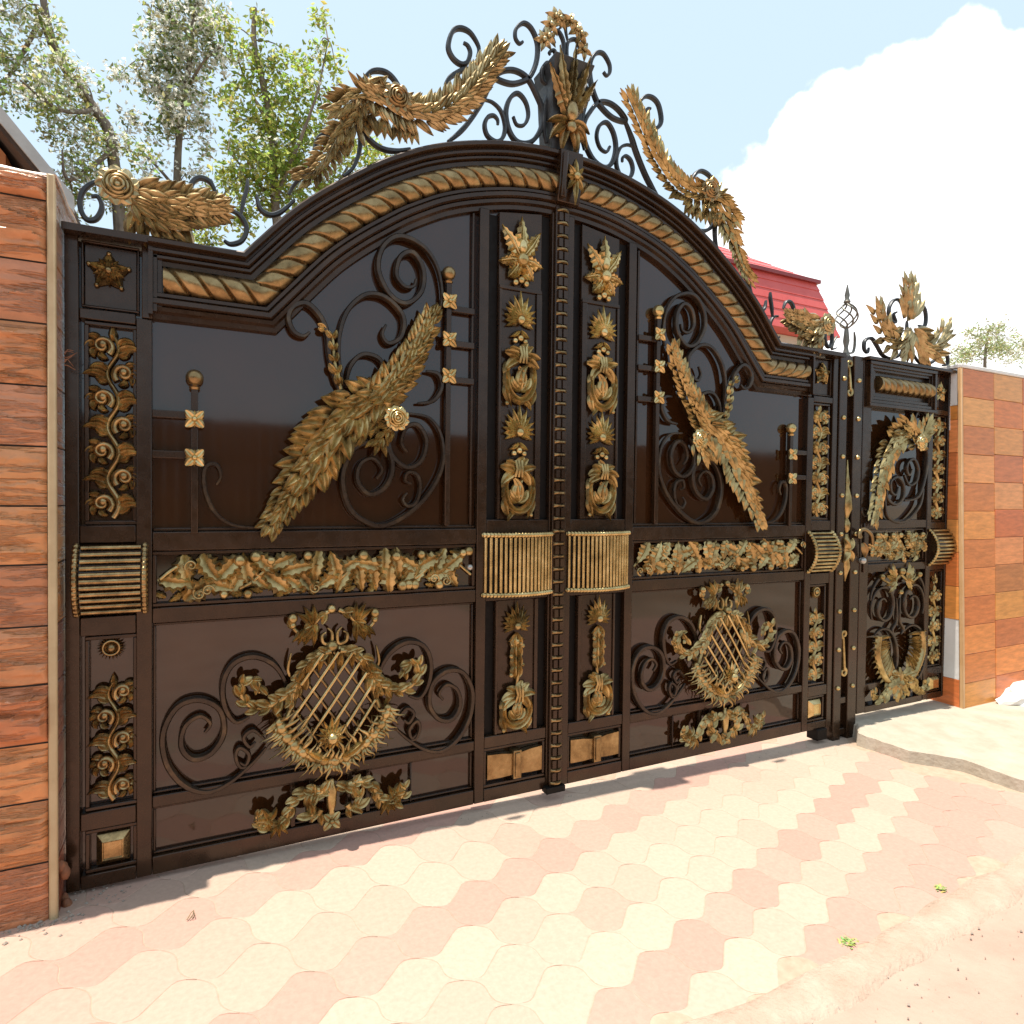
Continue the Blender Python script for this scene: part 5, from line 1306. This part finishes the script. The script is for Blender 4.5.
# steep lower slopes of metal tile, each course a shallow step
def lvl(q, out=0.0): return (x0h - ov * q - out, x1h + ov * q + out, y0h - 0.25 * q - out, y1h + 0.25 * q + out, c1.z + (lowz - c1.z) * q)
rings = []
for k in range(steps):
    for q, o_ in ((k / steps, 0.0), ((k + 0.97) / steps, 0.014)):
        xa_, xb_, ya_, yb_, z_ = lvl(q, o_); rings.append([(xa_, ya_, z_), (xb_, ya_, z_), (xb_, yb_, z_), (xa_, yb_, z_)])
rings.append([(x0h, y0h, lowz - 0.02), (x1h, y0h, lowz - 0.02), (x1h, y1h, lowz - 0.02), (x0h, y1h, lowz - 0.02)])
b.rings(rings); roof = b.build('lower_roof', RED, hb, world=True, smoothed=False)
b = MB()
rz = r1.z
xi0, xi1 = x0h + 2.2, x1h - (c1.x - r1.x)
rings = []
for k in range(5):
    for q, o_ in ((k / 5, 0.06 if k == 0 else 0.02), ((k + 0.95) / 5, 0.0)):
        f = q; rings.append([(x0h + (xi0 - x0h) * f - o_, y0h + 1.9 * f - o_, c1.z + 0.03 + (rz - c1.z) * f), (x1h + (xi1 - x1h) * f + o_, y0h + 1.9 * f - o_, c1.z + 0.03 + (rz - c1.z) * f), (x1h + (xi1 - x1h) * f + o_, y1h - 1.9 * f + o_, c1.z + 0.03 + (rz - c1.z) * f), (x0h + (xi0 - x0h) * f - o_, y1h - 1.9 * f + o_, c1.z + 0.03 + (rz - c1.z) * f)])
b.rings(rings); b.build('upper_roof', RED, hb, world=True, smoothed=False)
b = MB(); wbox(b, x0h - 0.09, x1h + 0.09, y0h - 0.09, y1h + 0.09, c1.z - 0.05, c1.z + 0.028); b.build('eave_trim', REDD, hb, world=True, smoothed=False)
b = MB(); wbox(b, x0h + 0.1, x1h - 0.05, y0h + 0.1, y1h - 0.1, -0.3, lowz - 0.03); b.build('wall', CRM, hb, world=True, smoothed=False)

# ================================================================== trees
LEAFM = attr_mat('foliage', rough=0.55, bump=0, var=0.12, spec=0.3)
nt = LEAFM.node_tree; bs = nt.nodes['Principled BSDF']; outn = nt.nodes['Material Output']
tr_ = N(nt, 'ShaderNodeBsdfTranslucent'); mixs = N(nt, 'ShaderNodeMixShader'); mixs.inputs[0].default_value = 0.62
src = bs.inputs['Base Color'].links[0].from_socket
nt.links.new(src, tr_.inputs[0]); nt.links.new(bs.outputs[0], mixs.inputs[1]); nt.links.new(tr_.outputs[0], mixs.inputs[2]); nt.links.new(mixs.outputs[0], outn.inputs[0])
BARK = mottled('bark', [(0.3, (0.14, 0.11, 0.085)), (0.7, (0.30, 0.24, 0.19))], scale=10, rough=(0.85, 0.95), bump=0.7, bscale=40, stretch=(3, 3, 0.8), spec=0.2)
def tree(label, base, trunk, limbs, blobs, leaf, seed, greens, blossom=0.0, dense=1.0, r0=0.05, group='trees behind the gate'):
    """trunk, limbs: photo points with a depth; blobs: (px, py, radius px, Y, weight) clumps of leaves"""
    r = random.Random(seed)
    t = thing('blossom_tree' if blossom > 0.25 else 'leafy_tree', tuple(base), label, 'tree', group)
    b = MB()
    def W(q): return at(q[0], q[1], q[2])
    def limb(pts, ra, rb):
        k = [W(p) for p in pts]; k = [(v.x, v.z, -v.y) for v in k]; p = smooth(k, 5); m = len(p)
        p = [(x + 0.01 * noise.noise(Vector((i * 0.7, seed, 0))), z, d + 0.01 * noise.noise(Vector((i * 0.7, seed, 5)))) for i, (x, z, d) in enumerate(p)]
        b.tube(p, ra, rb)
    tk = [(base[0], base[2] - 0.1, -base[1])] + [(v.x, v.z, -v.y) for v in [W(p) for p in trunk]]
    b.tube(smooth(tk, 6), r0, r0 * 0.35)
    for l in limbs: limb(l, r0 * 0.4, r0 * 0.1)
    cents = []
    leaves = []; flowers = []
    tkw = [Vector((q[0], -q[2], q[1])) for q in tk[1:]] + [W(p) for l in limbs for p in l]
    for px, py, R, Y, w in blobs:
        c = W((px, py, Y)); Rm = R * (c - CAM).dot(FW) / F
        near = min(tkw, key=lambda q: (q - c).length)
        b.tube(smooth([(near.x, near.z, -near.y), tuple(((near + c) * 0.5 + Vector((0, 0, 0.06)))[i] * s for i, s in ((0, 1), (2, 1), (1, -1))), (c.x, c.z, -c.y)], 4), r0 * 0.14, r0 * 0.05)
        nc = max(8, int(w * dense * (R / 14) ** 2 * 12))
        for i in range(nc):                                # twigs inside the clump
            v = Vector((r.gauss(0, 1), r.gauss(0, 1), r.gauss(0, 0.9))); v = v.normalized() * Rm * r.random() ** 0.55
            cc = c + v; dr = Vector((r.gauss(0, 1), r.gauss(0, 1), r.gauss(0.1, 0.8))).normalized()
            tl = Rm * r.uniform(0.22, 0.5)
            e = cc + dr * tl
            b.tube([(cc.x, cc.z, -cc.y), (e.x, e.z, -e.y)], 0.004, 0.0015, prof=[(1, 0), (-0.5, 0.8), (-0.5, -0.8)])
            tone = r.uniform(0.65, 1.3); nl = r.randint(9, 15)
            isb = r.random() < blossom
            for k in range(nl):
                p_ = cc + dr * tl * r.random() + Vector((r.gauss(0, 1), r.gauss(0, 1), r.gauss(0, 1))) * leaf * 0.8
                fl = isb and r.random() < 0.75
                (flowers if fl else leaves).append((p_, tone))
    b.build('trunk', BARK, t, -1)
    b = MB()
    for p_, tone in leaves:
        a = Vector((r.gauss(0, 1), r.gauss(0, 1), r.gauss(-0.25, 0.7))).normalized(); n = a.cross(Vector((r.gauss(0, 1), r.gauss(0, 1), r.gauss(0, 1)))).normalized()
        L_ = leaf * r.uniform(0.65, 1.25); W_ = L_ * 0.26; q = a.cross(n) * (L_ * 0.12)
        g = r.choice(greens); b.cur = tuple(min(0.75, c_ * 1.12 * tone * r.uniform(0.8, 1.2)) for c_ in g); k = len(b.v)
        for v in (p_, p_ + a * L_ * 0.5 + n * W_ + q, p_ + a * L_, p_ + a * L_ * 0.5 - n * W_ + q): b.v.append(tuple(v))
        b.face((k, k + 1, k + 2, k + 3))
    b.build('crown', LEAFM, t, world=True, smoothed=False)
    if flowers:
        b = MB()
        for p_, tone in flowers:
            k_ = r.uniform(0.85, 1.0); b.cur = (0.95 * k_, 0.93 * k_, 0.84 * k_)
            up = Vector((r.gauss(0, 1), r.gauss(0, 1), r.gauss(0, 1))).normalized(); s1 = up.orthogonal().normalized(); s2 = up.cross(s1)
            Rr = leaf * r.uniform(0.30, 0.48); k = len(b.v); b.v.append(tuple(p_))
            for i in range(10):
                a = i * PI / 5; rr = Rr * (1 if i % 2 == 0 else 0.45); b.v.append(tuple(p_ + s1 * (rr * math.cos(a)) + s2 * (rr * math.sin(a)) + up * (Rr * 0.35)))
            for i in range(10): b.face((k, k + 1 + i, k + 1 + (i + 1) % 10))
        b.build('blossom', LEAFM, t, world=True, smoothed=False)
    return t
GR1 = [(0.34, 0.39, 0.12), (0.42, 0.45, 0.18), (0.48, 0.50, 0.25), (0.26, 0.32, 0.09)]
GR2 = [(0.34, 0.40, 0.08), (0.42, 0.48, 0.12), (0.26, 0.32, 0.06), (0.50, 0.54, 0.18)]
Y = 3.4
bb = at(118, 600, Y)
tree('leaning grey green tree with white blossom directly above the rough stone pillar', (bb.x, Y, -0.05),
     [(122, 300, Y), (112, 150, Y), (95, 110, Y), (60, 60, Y), (45, 10, Y), (40, -40, Y)],
     [[(60, 60, Y), (50, 45, Y), (35, 5, Y - 0.2)], [(95, 110, Y), (60, 110, Y - 0.3), (20, 80, Y - 0.5)], [(112, 150, Y), (70, 180, Y - 0.3), (62, 150, Y - 0.4)], [(45, 10, Y), (10, 75, Y + 0.2), (-10, 80, Y)]],
     [(15, 15, 20, Y, 1.0), (45, 25, 18, Y - 0.1, 1.1), (30, 70, 22, Y, 1.0), (60, 75, 22, Y - .2, 1.3), (85, 85, 18, Y, 1), (45, 100, 22, Y - .3, 1.4), (80, 115, 20, Y, 1.2), (95, 140, 20, Y - .1, 1.3), (60, 135, 18, Y + .1, 1), (120, 145, 16, Y + .1, 1.1), (80, 170, 22, Y - .2, 1.2), (110, 185, 22, Y, 1.0), (140, 160, 16, Y, .8), (-10, 50, 26, Y, 1), (-25, 110, 24, Y, 1), (5, 100, 20, Y, 0.9), (10, -25, 30, Y, 0.8), (62, 195, 18, Y, 1.2), (130, 205, 20, Y, 0.9), (75, 225, 20, Y + .2, 1)],
     0.046, 21, GR1, 0.50, 0.85, 0.055)
Y = 4.3
bb = at(172, 600, Y)
tree('slender upright tree covered in white blossom above the left crest garland', (bb.x, Y, -0.05),
     [(175, 300, Y), (177, 190, Y), (179, 140, Y), (186, 90, Y), (192, 40, Y), (196, -10, Y)],
     [[(186, 90, Y), (205, 60, Y - .2), (225, 45, Y - .3)], [(179, 140, Y), (160, 90, Y + .2), (150, 60, Y)], [(192, 40, Y), (175, 20, Y), (152, 5, Y)], [(177, 190, Y), (150, 160, Y), (125, 150, Y)]],
     [(165, 5, 16, Y, 1), (195, 5, 18, Y, 1.2), (175, 30, 18, Y, 1.3), (205, 30, 18, Y - .2, 1.2), (165, 60, 18, Y, 1.3), (192, 60, 20, Y, 1.4), (215, 55, 16, Y - .2, 1.1), (160, 88, 16, Y, 1.3), (185, 92, 20, Y, 1.4), (172, 115, 18, Y - .1, 1.4), (192, 122, 15, Y, 1.1), (165, 135, 14, Y, .9), (148, 60, 12, Y, .7), (138, 75, 10, Y, .5), (190, 175, 13, Y, .7), (190, -20, 20, Y, 1), (150, 200, 16, Y, .9), (185, 205, 16, Y, .9), (120, 75, 6, Y, .4), (130, 120, 8, Y, .5), (205, 150, 9, Y, .6), (150, 170, 12, Y, .8), (165, 215, 16, Y, 1.1), (225, 15, 12, Y - .2, .8), (150, 25, 12, Y, .8)],
     0.058, 22, [(0.26, 0.29, 0.12), (0.33, 0.35, 0.18), (0.19, 0.23, 0.08)], 0.72, 1.25, 0.045)
Y = 3.7
bb = at(292, 640, Y)
tree('bright green leafy tree directly behind the left arch of the gate', (bb.x, Y, -0.05),
     [(285, 330, Y), (275, 200, Y), (272, 130, Y), (262, 80, Y), (254, 40, Y), (255, 8, Y)],
     [[(275, 200, Y), (300, 140, Y - .2), (318, 90, Y - .3), (328, 40, Y - .3)], [(272, 130, Y), (250, 90, Y + .2), (238, 60, Y)], [(275, 200, Y), (245, 170, Y), (228, 150, Y)], [(285, 330, Y), (340, 180, Y), (370, 150, Y)]],
     [(256, 25, 10, Y, 1), (255, 50, 13, Y, 1), (240, 55, 12, Y, .9), (272, 65, 15, Y, 1.1), (295, 60, 14, Y, .9), (318, 50, 13, Y - .3, .8), (335, 65, 10, Y - .3, .6), (250, 85, 17, Y, 1.1), (280, 95, 20, Y, 1.3), (310, 90, 18, Y - .2, 1.1), (335, 100, 14, Y - .2, .9), (240, 120, 16, Y, 1.1), (268, 130, 22, Y, 1.5), (300, 130, 20, Y, 1.4), (255, 160, 22, Y - .1, 1.6), (285, 165, 22, Y, 1.6), (240, 185, 18, Y, 1.3), (270, 195, 20, Y, 1.5), (305, 165, 18, Y, 1.3), (340, 150, 20, Y, 1.2), (370, 155, 18, Y, 1.1), (325, 130, 16, Y, 1), (225, 100, 13, Y + .3, .8), (350, 120, 14, Y + .2, .8), (232, 140, 14, Y + .3, .9), (360, 185, 18, Y, 1.2), (300, 200, 18, Y, 1.3), (200, 205, 14, Y + .3, .9), (322, 22, 8, Y, .5), (225, 30, 7, Y, .5), (245, 215, 18, Y, 1.2), (220, 175, 12, Y, .7), (385, 170, 15, Y, .9), (215, 215, 16, Y, 1.1), (200, 235, 16, Y, 1), (330, 185, 18, Y, 1.2)],
     0.058, 23, GR2, 0.06, 0.95, 0.05)
Y = 10.0
bb = at(985, 420, Y)
tree('pale yellow green tree far beyond the tiled pillar', (bb.x, Y, -0.3),
     [(985, 400, Y), (985, 360, Y), (988, 330, Y)], [],
     [(985, 345, 16, Y, 1.3), (965, 355, 14, Y, 1.2), (1005, 350, 16, Y, 1.2), (995, 330, 13, Y, 1), (975, 332, 11, Y, .9), (1020, 345, 14, Y, 1.1), (955, 362, 10, Y, 1), (1035, 355, 16, Y, 1)],
     0.10, 24, [(0.38, 0.40, 0.18), (0.46, 0.47, 0.26)], 0.3, 3.2, 0.09)

# ---- across the street (mirrored in the glossy sheets)
FENCE = mottled('dark_boards', [(0.3, (0.12, 0.072, 0.042)), (0.7, (0.21, 0.135, 0.08))], scale=4, rough=(0.7, 0.9), stretch=(4, 4, 0.6))
fn = thing('board_fence', (0, -13, -0.1), 'long dark board fence across the street facing the gate', 'fence')
b = MB(); fr_ = random.Random(5)
for i in range(150):
    x = -18 + 0.24 * i; wbox(b, x, x + 0.228, -13.02, -12.99, -0.1, 3.1 + fr_.uniform(-0.02, 0.02))
b.build('board_panel', FENCE, fn, world=True, smoothed=False)
b = MB()
for z in (0.5, 2.2): wbox(b, -18, 18, -13.06, -13.021, z, z + 0.1)
b.build('rail', FENCE, fn, world=True, smoothed=False)

# ================================================================== light and sky
SUNV = Vector((-0.18, 0.004, 0.98)).normalized()
el_ = math.asin(SUNV.z); az = math.atan2(SUNV.x, SUNV.y)
sun = bpy.data.objects.new('sun', bpy.data.lights.new('sun', 'SUN')); COL.objects.link(sun)
sun.data.energy = 4.6; sun.data.angle = math.radians(0.5); sun.data.color = (1.0, 0.94, 0.84)
sun.rotation_euler = SUNV.to_track_quat('Z', 'Y').to_euler()
w = bpy.data.worlds.new('World'); scene.world = w; w.use_nodes = True
nt = w.node_tree; bg = nt.nodes['Background']
sky = N(nt, 'ShaderNodeTexSky', sky_type='NISHITA'); sky.sun_disc = False; sky.sun_elevation = el_; sky.sun_rotation = az
sky.air_density = 1.0; sky.dust_density = 1.5; sky.ozone_density = 1.0
# big cumulus bank low on the right, by direction
tc = N(nt, 'ShaderNodeTexCoord')
nz_ = N(nt, 'ShaderNodeTexNoise', Scale=8.0, Detail=8, Roughness=0.55); nt.links.new(tc.outputs['Generated'], nz_.inputs['Vector'])
def lobe(px, py, rad):
    d = ray(px, py).normalized()
    vm = N(nt, 'ShaderNodeVectorMath', operation='DISTANCE'); vm.inputs[1].default_value = d
    nt.links.new(tc.outputs['Generated'], vm.inputs[0])
    mr = N(nt, 'ShaderNodeMapRange'); mr.inputs['From Min'].default_value = 0; mr.inputs['From Max'].default_value = rad; mr.inputs['To Min'].default_value = 1; mr.inputs['To Max'].default_value = 0; mr.clamp = False
    nt.links.new(vm.outputs['Value'], mr.inputs[0]); return mr.outputs[0]
acc = None
for px, py, rad in ((985, 140, 0.11), (925, 145, 0.095), (870, 230, 0.19), (790, 250, 0.13), (1080, 160, 0.12), (960, 260, 0.24), (805, 135, 0.05), (845, 120, 0.06), (900, 90, 0.06), (955, 68, 0.055), (1010, 80, 0.055), (770, 200, 0.06), (1100, 300, 0.27), (1250, 330, 0.36), (850, 330, 0.2)):
    o_ = lobe(px, py, rad)
    if acc is None: acc = o_
    else:
        m_ = N(nt, 'ShaderNodeMath', operation='MAXIMUM'); nt.links.new(acc, m_.inputs[0]); nt.links.new(o_, m_.inputs[1]); acc = m_.outputs[0]
ad = N(nt, 'ShaderNodeMath', operation='MULTIPLY_ADD'); ad.inputs[1].default_value = 1.5; ad.inputs[2].default_value = -0.77
nt.links.new(nz_.outputs['Fac'], ad.inputs[0])
sm = N(nt, 'ShaderNodeMath', operation='ADD'); nt.links.new(acc, sm.inputs[0]); nt.links.new(ad.outputs[0], sm.inputs[1])
cm = N(nt, 'ShaderNodeMapRange', interpolation_type='SMOOTHSTEP'); cm.inputs['From Min'].default_value = 0.0; cm.inputs['From Max'].default_value = 0.17
nt.links.new(sm.outputs[0], cm.inputs[0])
mix = N(nt, 'ShaderNodeMix', data_type='RGBA'); nt.links.new(cm.outputs[0], mix.inputs[0])
veil = N(nt, 'ShaderNodeMix', data_type='RGBA'); veil.inputs[0].default_value = 0.7; veil.inputs[7].default_value = (4.9, 6.05, 6.7, 1)
nt.links.new(sky.outputs[0], veil.inputs[6]); nt.links.new(veil.outputs[2], mix.inputs[6]); mix.inputs[7].default_value = (10.2, 10.0, 9.6, 1)
nz2 = N(nt, 'ShaderNodeTexNoise', Scale=11.0, Detail=6, Roughness=0.6); nt.links.new(tc.outputs['Generated'], nz2.inputs['Vector'])
nt.links.new(ramp(nt, nz2.outputs['Fac'], [(0.35, (0.78, 0.80, 0.84)), (0.6, (1.0, 1.0, 1.0))]), (cs := N(nt, 'ShaderNodeVectorMath', operation='SCALE')).inputs[0]); cs.inputs['Scale'].default_value = 10.0
nt.links.new(cs.outputs[0], mix.inputs[7])
nt.links.new(mix.outputs[2], bg.inputs['Color'])
bg.inputs['Strength'].default_value = 0.13
vs = scene.view_settings
vs.view_transform = 'Standard'; vs.look = 'None'; vs.gamma = 1; vs.use_curve_mapping = False
vs.exposure = 0.5
scene.cycles.max_bounces = 8; scene.cycles.transparent_max_bounces = 6
scene.cycles.use_denoising = True
